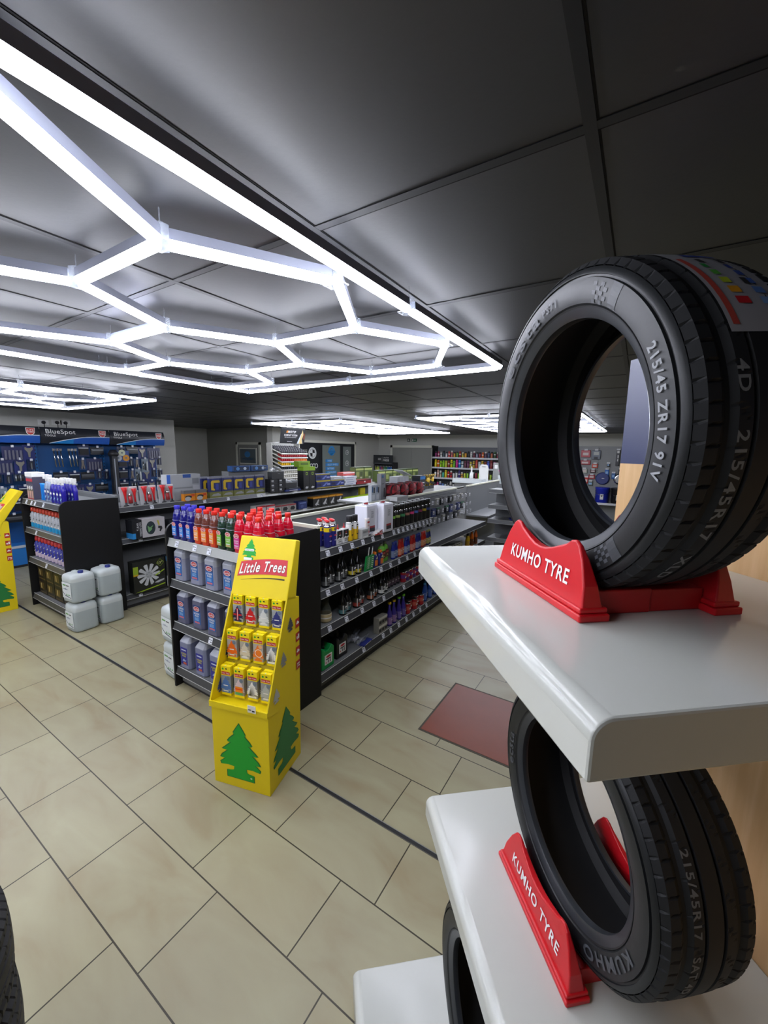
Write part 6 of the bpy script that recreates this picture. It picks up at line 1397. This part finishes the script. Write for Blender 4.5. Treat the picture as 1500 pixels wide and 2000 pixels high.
for k in range(3): inst('cloth%d' % k, carton(.26, .16, .05, ('#d8b070', '#c9ccd0', '#c8d83a')[k], None, name='cloth_pack'), '%s cloth pack in the small pile left of the blue bucket' % ('lowest', 'middle', 'top yellow-green')[k], 'pack', (-1.22, 13.80, .587 + .051 * k), 0, 'pile of cloth packs')
# ================================================================ COUNTER BEHIND THE HOOKS
t = thing('service_counter', 'white-topped counter at the far end of the middle gondola', 'counter', (-3.45, 10.6, 0))
m = MB(); m.box(-.9, 1.1, 0, .6, 0, 1.18, M('#6a6c6e', .5)); m.build('cabinet', t); m = MB(); m.box(-.95, 1.12, -.05, .62, 1.18, 1.23, M('#c9d0d2', .35)); m.box(-.95, -.1, -.04, .3, 1.23, 1.30, M('#cfd4d6', .35)); m.build('worktop', t)
for k, x in enumerate((-3.62, -2.86)):
    t = thing('card_holder', '%s white round-topped panel standing on the counter' % ('left', 'right')[k], 'sign', (x, 10.9, 1.235))
    m = MB(); P = [(-.13, 0), (.13, 0), (.13, .36), (.11, .43), (.07, .46), (-.07, .46), (-.11, .43), (-.13, .36)]; m.prism(P, -.02, 0, M('#dcdcd8', .4)); m.rect(-.05, .05, .39, .41, -.022, M('#8a8c8c', .5)); m.build('panel', t, bev=.004)
t = thing('air_freshener_tin', 'white pump bottle standing left of the white panels', 'bottle', (-3.92, 10.75, 1.302)); MB().lathe([(.05, 0), (.05, .12), (.02, .2), (.02, .3), (.008, .34)], WHITE, 12).build('bottle_body', t)
t = thing('pink_flower_pot', 'pink flowers in a small pale pot on the counter', 'flowers', (-3.10, 10.75, 1.232))
MB().lathe([(.06, 0), (.08, .20)], M('#b9c0c0', .4), 14).build('pot', t); m = MB(); random.seed(4)
for k in range(14): a = random.uniform(0, 2 * PI); q = random.uniform(0, .07); m.lathe([(.0, -.02), (.025, 0), (.0, .025)], M('#e060b0', .5), 7, T(q * math.cos(a), q * math.sin(a), .25 + random.uniform(0, .08)), cap=False)
m.build('petals', t)['kind'] = 'stuff'
t = thing('slatted_post_display', 'grey panel display standing between the white panels on the counter', 'display', (-3.25, 11.05, 1.232)); MB().box(-.16, .02, 0, .03, 0, .52, M('#8f918e', .5)).box(-.12, -.04, -.004, 0, .36, .46, WHITE).build('panel', t)
# goods on the cross unit
t = thing('pet_bowl', 'blue and orange dish on the grey cross unit shelf', 'dish', (-1.62, 6.62, .932)); MB().lathe([(.09, 0), (.12, .03), (.115, .035), (.08, .012)], M('#232a86', .4), 20).build('dish_body', t); MB().lathe([(.07, .02), (.06, .05)], M('#d8542a', .4), 14).build('orange_part', t)
t = thing('green_crate', 'lime green box on the bottom of the grey cross unit', 'box', (-1.42, 6.70, .202)); MB().box(-.25, .25, -.1, .12, 0, .22, M('#6f9a1c', .5)).build('box_body', t, bev=.01); MB().box(-.255, .255, -.105, .125, .19, .22, M('#7fae24', .5)).build('rim', t)
